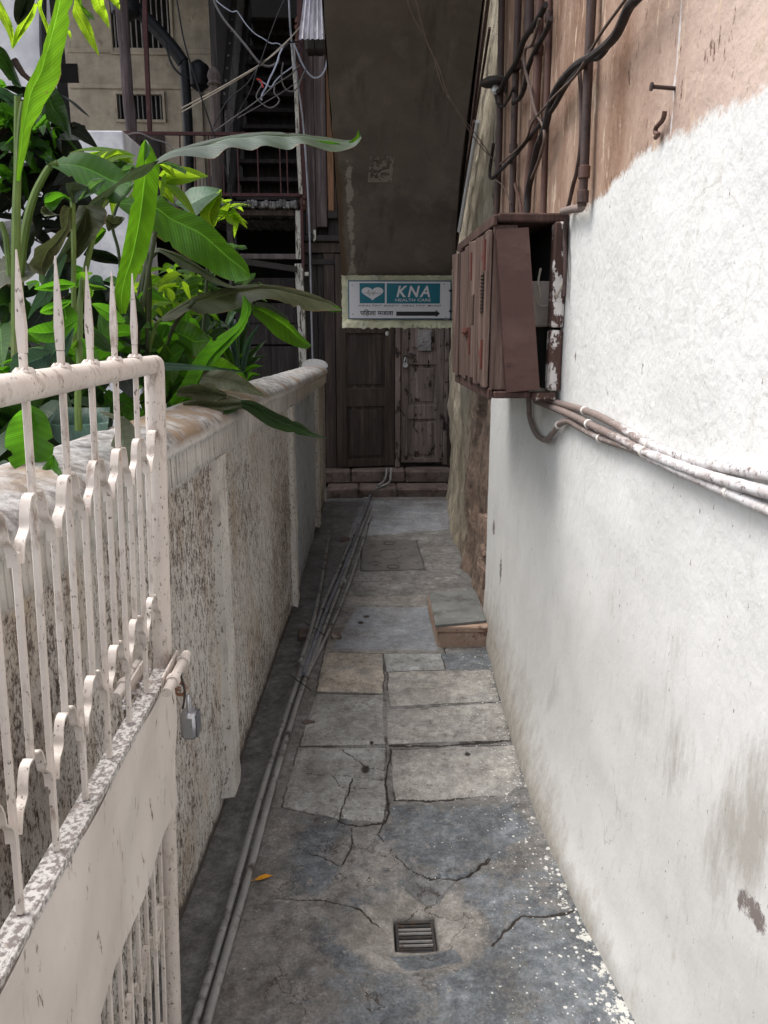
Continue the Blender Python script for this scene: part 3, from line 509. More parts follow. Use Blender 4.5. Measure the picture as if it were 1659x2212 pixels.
# ================================================================== GARDEN WALL ON THE LEFT
def gw_material():
    t=NT('mildewed cream wall'); A=t.attr
    c=t.mix(t.rng(t.noise(2.5,5),.35,.66),(.50,.485,.455,1),(.64,.625,.595,1)); c=t.mix(t.rng(t.noise((18,18,4),5,.7),.58,.70),c,(.42,.40,.36,1))
    c=t.mix(t.math('MULTIPLY',t.rng(t.noise((6,6,2),5),.52,.7),A('mil')),c,(.40,.29,.17,1))
    sp=t.math('ADD',t.math('MULTIPLY',t.noise((60,60,26),7,.78),.62),t.math('MULTIPLY',t.noise((150,150,110),4,.7),.38)); v=t.math('ADD',sp,t.math('MULTIPLY',t.math('SUBTRACT',t.noise((4,4,2.6),6,.65),.5),.15)); v=t.math('ADD',v,t.math('MULTIPLY',t.math('SUBTRACT',A('mil'),.42),.11))
    c=t.mix(t.rng(v,.50,.58,0,.75),c,(.36,.31,.265,1)); c=t.mix(t.math('MULTIPLY',t.rng(t.noise((11,11,2.2),6,.7),.50,.68,0,.6),A('mil')),c,(.33,.26,.20,1)); c=t.mix(t.rng(v,.545,.59),c,(.145,.115,.098,1)); c=t.mix(t.rng(v,.60,.635),c,(.05,.04,.035,1)); c=t.mix(t.rng(t.noise((30,30,3),6,.7),.56,.70,0,.5),c,(.30,.25,.20,1))
    c=t.mix(t.math('MULTIPLY',t.rng(t.noise((75,75,2.5),4,.6),.50,.66),A('streak')),c,(.20,.17,.145,1))
    v=t.math('ADD',A('crk'),t.math('MULTIPLY',t.math('SUBTRACT',t.noise((30,30,12),5,.7),.5),1.)); c=t.mix(t.rng(v,.5,.62),c,(.10,.055,.035,1))
    tp=t.mix(t.rng(t.noise((24,24,24),6,.7),.40,.62),(.46,.45,.44,1),(.155,.14,.128,1)); tp=t.mix(t.rng(t.noise(3.1,4),.50,.60),tp,(.24,.17,.11,1))
    c=t.mix(A('top'),c,tp)
    v=t.math('ADD',A('foot'),t.math('MULTIPLY',t.math('SUBTRACT',t.noise((14,14,5),6,.7),.5),.9)); c=t.mix(t.rng(v,.45,.75),c,(.085,.07,.058,1))
    c=t.mix(A('blue'),c,t.mix(t.rng(t.noise((30,30,9),6,.7),.55,.62),(.40,.44,.49,1),(.13,.13,.14,1)))
    t.setin(t.b.inputs['Base Color'],c); t.b.inputs['Roughness'].default_value=.9
    bp=t.bump(t.noise((40,40,22),6,.7),.6,.008); bp=t.bump(t.noise(8,4),.4,.015,bp); t.l.new(bp,t.b.inputs['Normal']); return t.m
def gwx(Y,z):
    lo=np.interp(Y,[-1,0,1.9,2.4,3.5,4.3,6.3,7.4],[-.68,-.60,-.505,-.47,-.42,-.385,-.335,-.30]); hi=lo+.004
    return lo+(hi-lo)*np.clip(z/1.28,0,1)
ys=np.concatenate([np.arange(-.6,1.2,.05),np.arange(1.2,3.2,.008),np.arange(3.2,7.36,.016)])
prof=[]  # (offset from face, z)
for z in np.arange(-.16,1.20,.02): prof.append((0,z))
prof+=[(.006,1.2),(.018,1.203),(.018,1.23),(.018,1.26),(.018,1.282),(.030,1.286),(.034,1.30),(.030,1.318),(.012,1.338),(-.02,1.352),(-.06,1.361),(-.10,1.364),(-.14,1.360),(-.18,1.347),(-.205,1.325),(-.21,1.29),(-.18,1.28),(-.18,1.0),(-.18,.5),(-.18,-.16)]
off=np.array([p[0] for p in prof]); pz=np.array([p[1] for p in prof]); Y,I=np.meshgrid(ys,np.arange(len(prof))); Zb=pz[I]; O=off[I]
X=gwx(Y,Zb)+O; face=(O==0)
pil=np.zeros_like(Y)
for c,w in ((.55,.10),(2.465,.066),(4.33,.07),(6.2,.10)):
    pil=np.maximum(pil,np.clip((w-np.abs(Y-c))/.006,0,1))
X+=np.where(face&(pil>0)&(Zb>.06),.008*pil,0)
ragged=face&(Zb<.14); X-=np.where(face,.016*np.clip((.16+.22*(vnoise(Y*7,Y*0,71)-.5)-Zb)/.05,0,1)*(Y>1.2),0)
X-=.010*(vnoise(Y*3,Zb*3,72)-.5)+.004*(vnoise(Y*16,Zb*16,73)-.5); Z=Zb+np.interp(Y,[0,3.5,7],[.04,.04,-.05])*np.clip((Zb-.6)/.6,0,1)+.012*(vnoise(Y*1.7,O*5,74)-.5)*(Zb>1.1)+.008*(vnoise(Y*9,O*30,75)-.5)*(Zb>1.3)
mil=np.where(face,1-.85*pil,.15)*np.clip(.72+.7*(vnoise(Y*1.8,Zb*1.8,76)-.4),0,1); streak=((Zb>1.19)&(Zb<1.3)&(O>0)).astype(float)*.8
foot=np.where(face,.8*np.clip(1-(Zb)/.07,0,1),0)*np.clip((Y-1.0)/.8,0.2,1)
top=((Zb>1.3)&(O<.031)&(O!=0)).astype(float); blue=np.where(face,1.,0)*np.clip((.95-np.abs(Y-5.3))/.1,0,1)*.95*(1-pil)
crk=np.zeros_like(Y)
for c in (2.465-.08,4.33-.08,4.33+.075,6.1): crk=np.maximum(crk,.42*np.exp(-((Y-c)/.02)**2)*(Zb<1.2))
crk+=.5*np.clip((Y-4.2)/.2,0,1)*np.clip((4.5-Y)/.1,0,1)*np.clip(.9-Zb,0,1)
ex=MB(); k=len(prof); e1=[(float(gwx(ys[-1],z)+o_),float(ys[-1]),float(z)) for o_,z in prof]; ex.add(e1,[tuple(range(k))]); e0=[(float(gwx(ys[0],z)+o_),float(ys[0]),float(z)) for o_,z in prof]; ex.add(e0,[tuple(range(k-1,-1,-1))])
m_gw=gw_material()
gw=thing('garden_wall','cream panelled garden wall speckled with mildew under a rounded cap','wall',(-.55,2.5,0))
gridmesh('wall_body',X,Y,Z,m_gw,dict(mil=mil,streak=streak,foot=foot,top=top,blue=blue,crk=crk),flip=True,extra=ex,parent=gw)
m_pil=mat('cream grey pilaster plaster',(.60,.58,.54),.9,[((.36,.335,.30),(9,9,3),.48,.7),((.15,.11,.09),(90,90,50),.575,.63,7),((.26,.19,.13),(12,12,3),.60,.72)],[(40,.4,.005)],vary=.12)
for c_,w_,zl in ((.55,.07,.1),(2.465,.062,.035),(4.33,.055,.05),(6.2,.08,.03)):
    b=MB(); x0,x1=float(gwx(c_-w_,.6)),float(gwx(c_+w_,.6))
    q=[(x0-.03,c_-w_),(x0+.030,c_-w_),(x1+.030,c_+w_),(x1-.03,c_+w_)]; zt=1.205+float(np.interp(c_,[0,3.5,7],[.04,.04,-.05])); n=26; vs=[]
    for k in range(n+1):
        for j,(x,y) in enumerate(q): vs.append((x+(random.uniform(-.0025,.0025) if j in(1,2) else 0),y+(random.uniform(-.003,.003) if j in(1,2) else 0)-(.012*random.random() if k==0 and j==2 else 0),lerp(zl,zt,k/n)+(random.uniform(0,.03) if k==0 else 0)))
    b.add(vs,[(k*4+j,k*4+(j+1)%4,k*4+4+(j+1)%4,k*4+4+j) for k in range(n) for j in range(4)]+[(3,2,1,0),(n*4,n*4+1,n*4+2,n*4+3)]); b.build('pilaster',m_pil,gw)
b=MB(); b.box(-9,-.60,1.0,9.9,-.15,.25); tag(b.build('garden_soil',m_soil),kind='structure')
# ================================================================== GATE
def gt(y,z,dx=0): return Vector((-.335-.04*(1.59-z)+dx,y,z))
gate=thing('metal_gate','cream painted spear topped metal gate leaf standing open along the mildewed wall','gate',(-.39,1.30,0))
b=MB(); b.tube([gt(-.1,1.592),gt(.5,1.592),gt(1.0,1.592),gt(1.318,1.590)],.0152,14,jit=.01); b.lathe(gt(1.318,1.590),[(.0152,0),(.0130,.004),(.004,.006)],14,(0,1,0)); b.build('top_rail',m_gate,gate,True)
b=MB(); b.tube([gt(1.312,1.588),gt(1.312,1.3),gt(1.312,.6),gt(1.312,.08)],.0165,14,jit=.012); b.build('end_post',m_gate,gate,True)
def bar(y,z0,z1,spear=None,nm='bar'):
    b=MB(); w,d=.0037,.0066; y0=y
    b.bar(gt(y,z0),gt(y+random.uniform(-.0015,.0015),z1),w*2,d,up=(0,1,0),bev=.0012)
    if spear:
        tw=random.uniform(-.4,.4); o=[]
        for zz,ww,dd in ((z1,w,d/2),(z1+.025,w*1.3,d*.45),(z1+.058,w*.9,d*.3),(spear-.012,w*.35,d*.16),(spear,.0006,.0006)):
            q=tw*(zz-z1)/.1
            for sx,sy in ((-1,-1),(1,-1),(1,1),(-1,1)):
                c,s=math.cos(q),math.sin(q); o.append(gt(y,zz)+Vector((sx*ww*c-sy*dd*s,sx*ww*s+sy*dd*c,0)))
        b.add(o,[(i*4+j,i*4+(j+1)%4,i*4+4+(j+1)%4,i*4+4+j) for i in range(4) for j in range(4)]+[(16,17,18,19)])
        for k in range(5): 
            g=k*1.256; b.lathe(gt(y,1.607)+Vector((math.cos(g)*.007,math.sin(g)*.007,0)),[(.0045,-.006),(.005,0),(.001,.004)],6)
    return b.build(nm,m_gate,gate)
for k in range(6): bar(.70+.1*k-.0005,1.052,1.625,1.723+.006*random.random())
for k in range(7):
    y=.65+.1*k
    if y<1.28: bar(y,1.20,1.432,None,'short_bar')
def ribbon(pts,w,nm,m=None,th=.0032):
    """flat strip bent along pts, standing across the gate plane"""
    P=spline(pts,7); b=MB(); n=len(P); vs=[]
    for i,p in enumerate(P):
        t=(P[min(i+1,n-1)]-P[max(i-1,0)]).normalized(); nn=Vector((1,0,0)).cross(t).normalized()
        for sx,st in ((-1,-1),(1,-1),(1,1),(-1,1)): vs.append(p+Vector((sx*w/2,0,0))+nn*(st*th/2))
    fs=[(i*4+j,i*4+(j+1)%4,i*4+4+(j+1)%4,i*4+4+j) for i in range(n-1) for j in range(4)]+[(3,2,1,0),(n*4-4,n*4-3,n*4-2,n*4-1)]
    b.add(vs,fs); return b.build(nm,m or m_gate,gate)
# upper scrolls hump over long bars, lower scrolls hump over the ends of the short bars
def hump(y,za,zv,hw,flat=.010):
    zm=(za+zv)/2
    for s in (-1,1):
        ribbon([gt(y+s*.006,za),gt(y+s*.016,za-.003),gt(y+s*.023,zm+.014),gt(y+s*.025,zm+.002),gt(y+s*.030,zm-.004),gt(y+s*.037,zm-.010),gt(y+s*.041,zv+.012),gt(y+s*(hw-.002)+random.uniform(-.002,.002),zv)],random.uniform(.0095,.0115),'scroll',th=.0024)
for k in range(7):
    y=.70+.1*k
    if y<1.26: hump(y,1.482,1.418,.0455)
    else: 
        ribbon([gt(y-.006,1.482),gt(y-.018,1.480),gt(y-.026,1.46),gt(y-.028,1.446),gt(y-.036,1.438),gt(y-.041,1.428),gt(y-.0455,1.418)],.0125,'scroll')
for k in range(7):
    y=.65+.1*k
    if y<1.26: hump(y,1.205,1.142,.0455)
# angle iron ledge, sheet, lower rails
b=MB(); b.box(-.369,-.343,.3,1.318,1.047,1.0515,.001,mtx=None); 
b.box(-.3435,-.3400,.3,1.318,1.040,1.0515,.001); b.build('ledge_rail',m_gateflat,gate)
for y in np.arange(.35,1.3,.05):
    pass
gs=thing
b=MB(); A=[gt(.3,1.030,-.014),gt(1.322,1.030,-.014),gt(1.322,.78,-.014),gt(.3,.735,-.014)]
# slightly buckled sheet
ny,nz=24,8; vs=[]; 
for i in range(ny+1):
    for j in range(nz+1):
        y=.3+(1.322-.3)*i/ny; z=1.043+(lerp(.735,.76,i/ny)-1.043)*j/nz; p=gt(y,z,.0165); p.x+=.006*math.sin(y*9+1)*math.sin(math.pi*j/nz)+.003*math.sin(y*23+j); vs.append(p)
b.add(vs,[(i*(nz+1)+j,(i+1)*(nz+1)+j,(i+1)*(nz+1)+j+1,i*(nz+1)+j+1) for i in range(ny) for j in range(nz)])
n0=len(vs); b.add([v+Vector((-.0016,0,0)) for v in vs],[tuple(reversed((i*(nz+1)+j,(i+1)*(nz+1)+j,(i+1)*(nz+1)+j+1,i*(nz+1)+j+1))) for i in range(ny) for j in range(nz)])
b.build('sheet_panel',m_sheet,gate,True)
for k in range(12):
    y=.70+.05*k
    bar(y,.09,.74 if k%2 else .745,None,'lower_bar')
for k in range(6):
    y=.75+.1*k
    hump(y,.60,.53,.0455); 
    hump(y-.05 if y-.05>.7 else y,.36,.30,.0455)
b=MB(); b.box(-.412,-.380,.3,1.318,.085,.0895,.001); b.box(-.384,-.380,.3,1.318,.06,.0895,.001); b.build('bottom_rail',m_gate,gate)
# bolts near the post
for (x,ya,yb,za,nm) in ((-.318,1.18,1.335,1.062,'bolt'),(-.398,1.17,1.30,1.060,'bolt')):
    b=MB(); b.tube([(x,ya,za),(x,yb,za)],.0082,12); r=b.build(nm,m_gate,gate,True)
    b=MB(); 
    for yy in (ya+.045,yb-.03): b.lathe((x,yy-.008,za),[(.0115,0),(.0125,.003),(.0125,.013),(.0115,.016)],14,(0,1,0))
    s=1 if x>-.36 else -1
    b.box(min(x-s*.012,x-s*.016),max(x-s*.012,x-s*.016),ya+.03,yb-.01,za-.022,za+.013,.0008); b.build('barrel',m_gate,r,True)
b=MB()
for i in range(26): b.lathe(gt(1.14+.006*i+random.uniform(-.004,.004),1.053,-.02+random.uniform(-.012,.014)),[(random.uniform(.003,.006),-.002),(.003,.003),(.0006,.004)],6)
b.build('weld_beads',m_gateflat,gate,True)
b=MB(); b.tube([(-.322,1.33,1.05),(-.330,1.334,1.02),(-.326,1.336,.985),(-.332,1.338,.95)],.0022,6,smooth=4); b.build('chain_wire',m_iron,gate)
# gate padlock hanging from a ring in the wall
q=PY(401,1488,1.74)+Vector((.006,0,0)); pl=thing('padlock','grey steel padlock hanging from a rusty ring on the cream wall','padlock',q)
b=MB(); ring=[q+Vector((-.02+.014*math.cos(a),.0,.0+.016*math.sin(a))) for a in np.linspace(0,2*math.pi,17)]; b.tube(ring,.004,7,cap=False); b.tube([q+Vector((-.02,.0,0)),q+Vector((-.075,.01,0))],.006,8); b.build('wall_ring',mat('rusty ring',(.20,.10,.06),.8,[((.4,.3,.25),40,.55,.65)],[(80,.4,.003)]),pl,True)
b=MB(); c=q+Vector((0,-.002,-.010)); sh=[c+Vector((0,-.010,-.055))]+[c+Vector((0,-.010*math.cos(a),-.022+.016*math.sin(a))) for a in np.linspace(0,math.pi,9)]+[c+Vector((0,.010,-.055))]; b.tube(sh,.0042,9); b.build('shackle',m_steel,pl,True)
b=MB(); b.box(c.x-.020,c.x+.020,c.y-.027,c.y+.027,c.z-.116,c.z-.046,.009); b.build('body',m_steel,pl,True)
b=MB(); b.box(c.x+.0195,c.x+.0225,c.y-.021,c.y+.021,c.z-.110,c.z-.051,.0014); b.build('side_plate',m_steeldark,pl)

# ================================================================== METER CABINET ON THE WHITE WALL
cab=thing('meter_cabinet','brown wooden meter cabinet with a loose hanging door fixed high on the white wall','cabinet',(.60,3.0,1.42))
CXF,Y0,Y1,Z0,Z1=.455,2.65,3.55,1.437,1.985
b=MB(); b.box(.652,.696,Y0-.02,Y0+.03,Z0+.215,Z1,.006,jit=.002); b.box(.652,.696,Y0-.02,Y0+.03,Z0,Z0+.205,.006,jit=.002); b.build('wall_post',m_cabpeel,cab)
b=MB(); b.box(CXF+.012,.70,Y0-.01,Y1,Z1,Z1+.028,.005); b.box(CXF-.004,CXF+.010,Y0-.01,Y1,Z1-.012,Z1+.022,.004); b.build('top_board',m_cabframe,cab)
b=MB(); b.box(CXF+.012,.60,Y0-.01,Y1,Z0-.024,Z0,.005); b.box(CXF-.004,CXF+.010,Y0-.01,Y1,Z0-.028,Z0+.010,.004); b.build('bottom_board',m_cabframe,cab)
b=MB(); b.box(.60,.685,Y0-.022,Y0+.04,Z0-.03,Z0-.004,.006); b.build('bottom_end',m_cabpeel,cab)
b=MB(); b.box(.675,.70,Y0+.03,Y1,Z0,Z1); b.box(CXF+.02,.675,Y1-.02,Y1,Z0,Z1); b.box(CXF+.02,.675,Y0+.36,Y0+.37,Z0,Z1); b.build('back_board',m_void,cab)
# near end door panel, hanging askew
pa=[PY(1072,495,Y0-.012),PY(1142,491,Y0-.03),PY(1166,841,Y0-.045),PY(1094,848,Y0-.012)]
b=MB(); b.prism([pa[0],pa[3],pa[2],pa[1]],(0,-1,0),.016); b.build('loose_door',mat('brown painted door panel',(.082,.041,.033),.6,[((.12,.068,.056),(4,4,9),.45,.7),((.06,.03,.025),(18,18,40),.58,.7),((.5,.45,.4),(45,45,30),.735,.75),((.05,.028,.024),(3,3,2.5),.62,.8)],[(30,.2,.004)],vary=.1),cab)
b=MB(); b.box(CXF+.001,.535,Y0+.004,Y0+.018,Z0+.004,Z1-.008,.003); b.build('side_board',m_cabold,cab)
# front planks and doors (front plane faces the alley)
def plank(y0,y1,z0,z1,m,nm,dx=0,cuts=True):
    b=MB(); x=CXF+dx
    b.box(x-.016,x,y0,y1,z0,z1,.003,jit=.0015); tl=random.uniform(-.014,.014); tw=random.uniform(-.010,.010); b.v=[(v[0]+tw*(v[2]-z0)/(z1-z0)*(1 if v[1]>(y0+y1)/2 else -.3),v[1]+tl*((v[2]-z0)/(z1-z0)-.5),v[2]) for v in b.v]; return b.build(nm,m,cab)
for y0,y1,m,dz in ((Y0+.002,Y0+.075,m_cabold,0),(Y0+.08,Y0+.15,m_cabold,.01),(Y0+.155,Y0+.235,m_cab,.0),(Y0+.24,Y0+.32,m_cabold,.012),(Y0+.34,Y0+.41,m_cab,0),(Y0+.415,Y0+.5,m_cab,.008),(Y0+.505,Y0+.6,m_cab,0),(Y0+.62,Y0+.7,m_cab,.006),(Y0+.705,Y0+.79,m_cab,0),(Y0+.795,Y0+.89,m_cab,.004)):
    plank(y0,y1,Z0+.006+dz+random.uniform(0,.012),Z1-.015-dz-random.uniform(0,.012),m,'plank',dx=random.uniform(-.006,.004))
for (y0,y1,z0,z1) in ((Y0+.05,Y0+.12,1.70,1.83),(Y0+.255,Y0+.315,1.66,1.77)):
    b=MB(); b.box(CXF-.019,CXF-.017,y0,y1,z0,z1); r=b.build('vent',m_void,cab)
    b=MB(); n=11
    for i in range(n): z=z0+(i+.5)*(z1-z0)/n; b.bar((CXF-.021,y0,z),(CXF-.021,y1,z),.007,.004,up=(0,0,1))
    b.build('louvre',m_cab,r)
for (y,z,s) in ((Y0+.035,1.885,1),(Y0+.045,1.56,1),(Y0+.33,1.60,1),(Y0+.335,1.87,1)):
    b=MB(); x=CXF-.0205
    b.box(x,x+.003,y-.006,y+.006,z-.05,z+.05,.001); b.prism([(x-.001,y+.008,z+.022),(x-.001,y+.075,z+.008),(x-.001,y+.075,z-.008),(x-.001,y+.008,z-.022)],(-1,0,0),.003); b.tube([(x-.002,y,z-.05),(x-.002,y,z+.05)],.005,8); b.build('hinge',m_hinge,cab)
b=MB(); b.box(CXF-.023,CXF-.018,Y0+.40,Y0+.52,1.615,1.65,.002); b.tube([(CXF-.026,Y0+.40,1.632),(CXF-.026,Y0+.50,1.632)],.006,8); b.build('latch',m_hinge,cab)
m0=PY(1152,607,Y0+.10); m1=PY(1190,706,Y0+.10)
b=MB(); b.box(m0.x-.01,m1.x,Y0+.10,Y0+.16,m1.z,m0.z,.006); b.build('meter_box',mat('cream meter box',(.56,.47,.40),.6,[((.35,.27,.22),12,.6,.75)],[(60,.1,.002)]),cab)
tag(MB().tube([PY(1168,580,Y0+.07),PY(1163,610,Y0+.06),PY(1168,640,Y0+.05),PY(1162,655,Y0+.06),PY(1175,662,Y0+.05),PY(1190,655,Y0+.02),PY(1205,635,Y0-.03),PY(1219,600,Y0-.04),PY(1222,560,Y0-.02)],.004,7,smooth=5).build('cable',m_wireb2,None,True),'pale looped cable coming out of the open meter cabinet side','cable')
# ================================================================== CONDUITS AND CABLES ON THE WHITE WALL
def wallpts(l,x): return [PX(px,py,x) for px,py in l]
def run(name,l,r,m,label,cat,x=.68,grp=None,sm=6,n=9,jit=0):
    o=MB().tube(wallpts(l,x),r,n,smooth=sm,jit=jit).build(name,m,None,True); return tag(o,label,cat,grp)
GC='conduits along the white wall below the cabinet'
c1=[(1166,860),(1263,887),(1326,916),(1398,958),(1465,984),(1524,1001),(1659,1026),(1830,1050)]
c2=[(1158,866),(1230,895),(1272,916),(1339,948),(1381,971),(1465,1005),(1550,1034),(1659,1064),(1830,1105)]
c3=[(1141,850),(1143,880),(1145,904),(1158,937),(1179,950),(1196,933),(1209,916),(1230,910),(1255,925),(1297,946),(1360,967),(1424,998),(1487,1026),(1524,1043),(1592,1072),(1659,1102),(1830,1170)]
for l,x,lab,r in ((c1,.686,'topmost of the three whitish conduits crossing the white wall below the cabinet',.0105),(c2,.676,'middle smooth conduit of the three crossing the white wall below the cabinet',.0115),(c3,.680,'lowest conduit, looping down in a bend right under the cabinet',.0105)):
    t=thing('conduit',lab,'conduit',PX(*l[3],x),GC); MB().tube(wallpts(l,x),r,10,smooth=6,jit=.05).build('pipe',m_cond,t,True)
    for px,py in {c1[1]:[(1263,887),(1403,961)],c2[1]:[(1272,916),(1392,977)],c3[1]:[(1207,918),(1297,947),(1575,1064)]}[l[1]]:
        q=PX(px,py,x); k=min(range(len(l)),key=lambda i:(l[i][0]-px)**2+(l[i][1]-py)**2); a=PX(*l[max(k-1,0)],x); bb=PX(*l[min(k+1,len(l)-1)],x)
        MB().lathe(q,[(r*1.02,-.006),(r*1.22,-.005),(r*1.22,.005),(r*1.02,.006)],12,tuple((bb-a).normalized())).build('clip',m_clip,t,True)
GP='vertical pipes above the cabinet'
def vpipe(l,r,m,lab,x=.672,cpl=()):
    t=thing('wall_pipe',lab,'pipe',PX(*l[-1],x),GP); MB().tube(wallpts(l,x),r*1.18,10,smooth=4,jit=.03).build('pipe',m,t,True)
    for px,py in cpl:
        q=PX(px,py,x); MB().lathe(q,[(r*1.15,-.018),(r*1.48,-.016),(r*1.48,.016),(r*1.15,.018)],12).build('coupling',m_rpipe if random.random()<.5 else m_rpipeb,t,True)
    return t
vpipe([(1281,-120),(1278,0),(1271,144),(1266,260),(1262,364),(1257,446)],.0115,m_rpipe,'thick dark pipe dropping to a white elbow by the cabinet top',cpl=[(1262,372),(1259,425)])
MB_e=MB().tube(wallpts([(1257,440),(1254,450),(1240,451),(1216,457)],.672),.012,10,smooth=5); tag(MB_e.build('pipe_elbow',m_cond,None,True),'white painted pipe elbow above the near cabinet corner','elbow')
vpipe([(1088,-120),(1084,0),(1080,240),(1076,380),(1072,479)],.013,m_rpipe,'dark vertical pipe at the far edge of the brown wall by the lamp',cpl=[(1081,190)])
vpipe([(1124,-120),(1120,0),(1113,192),(1109,330),(1106,470)],.012,m_rpipe,'second dark pipe from the far edge, with a square joint box',cpl=[(1117,140),(1109,320)])
vpipe([(1146,-120),(1144,0),(1143,70)],.015,m_rpipe,'short thick pipe end high between the far pipes')
vpipe([(1170,-120),(1166,29),(1161,144),(1156,250),(1151,307),(1143,370),(1137,465)],.0135,m_rpipeb,'thick brown pipe kinked to the left above the middle of the cabinet',cpl=[(1162,110),(1153,270)])
vpipe([(1187,-120),(1185,53),(1180,240),(1176,360),(1173,462)],.009,m_rpipeb,'slim brown painted pipe hugging the brown plaster wall',x=.688,cpl=[(1185,35)])
vpipe([(1127,470),(1124,440),(1113,400),(1110,380)],.006,m_rpipeb,'thin short brown pipe rising from the cabinet top',x=.68)
GK='cables slung across the brown wall'
for l,r,m,lab,x in (
 ([(1430,-60),(1372,0),(1357,19),(1329,77),(1286,117),(1242,144),(1209,182),(1190,222),(1178,275),(1160,320),(1150,370),(1140,420),(1138,468)],.0125,m_cable,'thickest black cable sweeping from the top right down to the cabinet',.652),
 ([(1350,40),(1300,118),(1271,131),(1228,177),(1194,235),(1151,287),(1113,335),(1075,374),(1062,385),(1058,372),(1066,310)],.008,m_cable,'black cable curving down left to a hook at the far edge',.655),
 ([(1385,-50),(1350,0),(1295,77),(1247,158),(1195,211),(1151,263),(1132,307),(1080,355)],.0042,m_cableb,'thin dusty cable slung diagonally over the thick black one',.645),
 ([(1178,10),(1166,35),(1132,86),(1118,129),(1094,168),(1080,194),(1070,200)],.011,m_cable,'black cable hooking round towards the wall lamp',.653),
 ([(1190,40),(1180,66),(1156,110),(1140,150),(1132,192),(1122,212),(1109,222)],.0095,m_cable,'black cable parallel to the lamp cable, ending on a pipe',.657),
 ([(1252,153),(1255,216),(1254,311),(1246,370),(1238,400),(1230,436),(1224,460),(1219,510),(1221,560),(1219,640)],.0065,m_rpipe,'thin cable running down beside the thick pipe and behind the cabinet corner',.682),
 ([(1166,40),(1150,95),(1136,105),(1133,140),(1145,190),(1156,240),(1172,270),(1176,300),(1165,345),(1148,385)],.0055,m_cableb,'wavy brown cable hanging loose among the vertical pipes',.648),
 ([(1070,205),(1075,225),(1086,230),(1098,215),(1110,190)],.006,m_cable,'small black cable loop under the wall lamp',.66),
 ([(1063,384),(1085,400),(1097,425),(1103,440)],.0028,m_cableb,'thin broken wire dangling from the hook near the far pipes',.66)):
    run('cable',l,r,m,lab,'cable',x,GK)
# lamp holder, hook, nail
q=PX(1064,178,.63); t=thing('wall_lamp','dark dome shaped lamp holder with a clear bulb at the far edge of the pipes','lamp',q)
MB().lathe(q,[(.052,-.012),(.056,-.006),(.050,.008),(.025,.022),(.012,.026)],18).build('lamp_shade',m_iron,t,True)
MB().lathe(q+Vector((.015,0,-.05)),[(.006,0),(.018,.01),(.020,.022),(.012,.038)],14).build('bulb',m_glassbulb,t,True)
MB().tube([q+Vector((0,0,.02)),q+Vector((.05,-.02,.01)),q+Vector((.065,0,-.04))],.009,8,smooth=5).build('bracket',m_iron,t,True)
run('hook',[(1436,240),(1432,258),(1418,275),(1416,287),(1422,290),(1416,297)],.0055,m_rpipeb,'rusty bent hook hanging on the brown plaster','hook',.688)
q=PX(1458,192,.70); tag(MB().tube([q+Vector((.01,0,0)),q+Vector((-.05,0,.004))],.0045,8).lathe(q+Vector((-.05,0,.004)),[(.009,0),(.009,.004),(.002,.005)],9,(-1,0,0)).build('nail',m_rpipe,None,True),'rusty nail sticking out of the brown plaster seam','nail')
# ================================================================== CONCRETE STAIR OVER THE ALLEY
st=thing('concrete_staircase','concrete stair flight crossing over the alley, seen from below, with a yellow limewashed front beam','staircase',(.3,6.1,1.65))
ys=np.linspace(6.1,3.15,150); us=np.linspace(0,1,50); U,Y=np.meshgrid(us,ys)
xl=np.interp(Y,[3.1,4.1,6.1],[-.165,-.138,-.100]); xr=np.interp(Y,[3.1,4.03,4.64,5.1,5.5,6.1],[.55,.605,.630,.655,.688,.752])
X=xl+(xr-xl)*U; Z=2.03+(6.1-Y)*.5366+.008*(vnoise(X*3,Y*3,81)-.5); X=X+np.where(U<.02,.02*(vnoise(Y*6,Y*0,82)-.5),0)
edge=np.clip(1-(X-xl)/.11,0,1)*.75*np.clip((Y-4.3)/.8,.25,1); peel=np.exp(-((X-xl-.085)/.035)**2)*np.clip((Y-4.75)/.4,0,1)*.62+.3*np.exp(-((Y-6.1)/.05)**2)
ex=MB(); a=[(float(xl[i,0]),float(ys[i]),float(Z[i,0])) for i in (0,-1)]; c=[(float(xr[i,0]),float(ys[i]),float(Z[i,-1])) for i in (0,-1)]
up=Vector((0,0,.16)); A0,A1,B0,B1=[Vector(v) for v in (a[0],a[1],c[0],c[1])]
ex.add([A0,A1,A1+up,A0+up],[(0,1,2,3)]); ex.add([B0,B1,B1+up,B0+up],[(3,2,1,0)]); ex.add([A0+up,A1+up,B1+up,B0+up],[(0,1,2,3)]); ex.add([A1,B1,B1+up,A1+up],[(0,1,2,3)])
gridmesh('soffit_slab',X,Y,Z,m_slab,dict(edge=edge,peel=peel),parent=st,extra=ex)
b=MB()
for i in range(14): b.box(-.09,.56,6.02-.215*(i+1),6.02-.215*i+.02,2.36+.1155*i,2.36+.1155*(i+1),.004)
b.build('steps',m_stone,st)
# front beam (rough lower lip)
nx,nz=60,26; vs=[]; x0,x1,z0,z1=-.103,.758,1.649,2.032
for j in range(nz+1):
    for i in range(nx+1):
        x=lerp(x0,x1,i/nx); z=lerp(z0,z1,j/nz); vs.append((x+(random.uniform(-.003,.003) if i in(0,nx) else 0),6.06-.006*random.random()-(.012*random.random() if j<4 else 0)-.02*math.exp(-(j/3)**2),z+(random.uniform(-.003,.003)-(.012*math.sin(i*.7)**2*random.random() if j==0 else 0) if j in(0,nz) else 0)))
fs=[(j*(nx+1)+i,j*(nx+1)+i+1,(j+1)*(nx+1)+i+1,(j+1)*(nx+1)+i) for j in range(nz) for i in range(nx)]
b=MB(); b.add(vs,fs); b.box(-.097,.752,6.066,6.20,1.655,2.03,.01); b.build('front_beam',m_yellow,st,True)
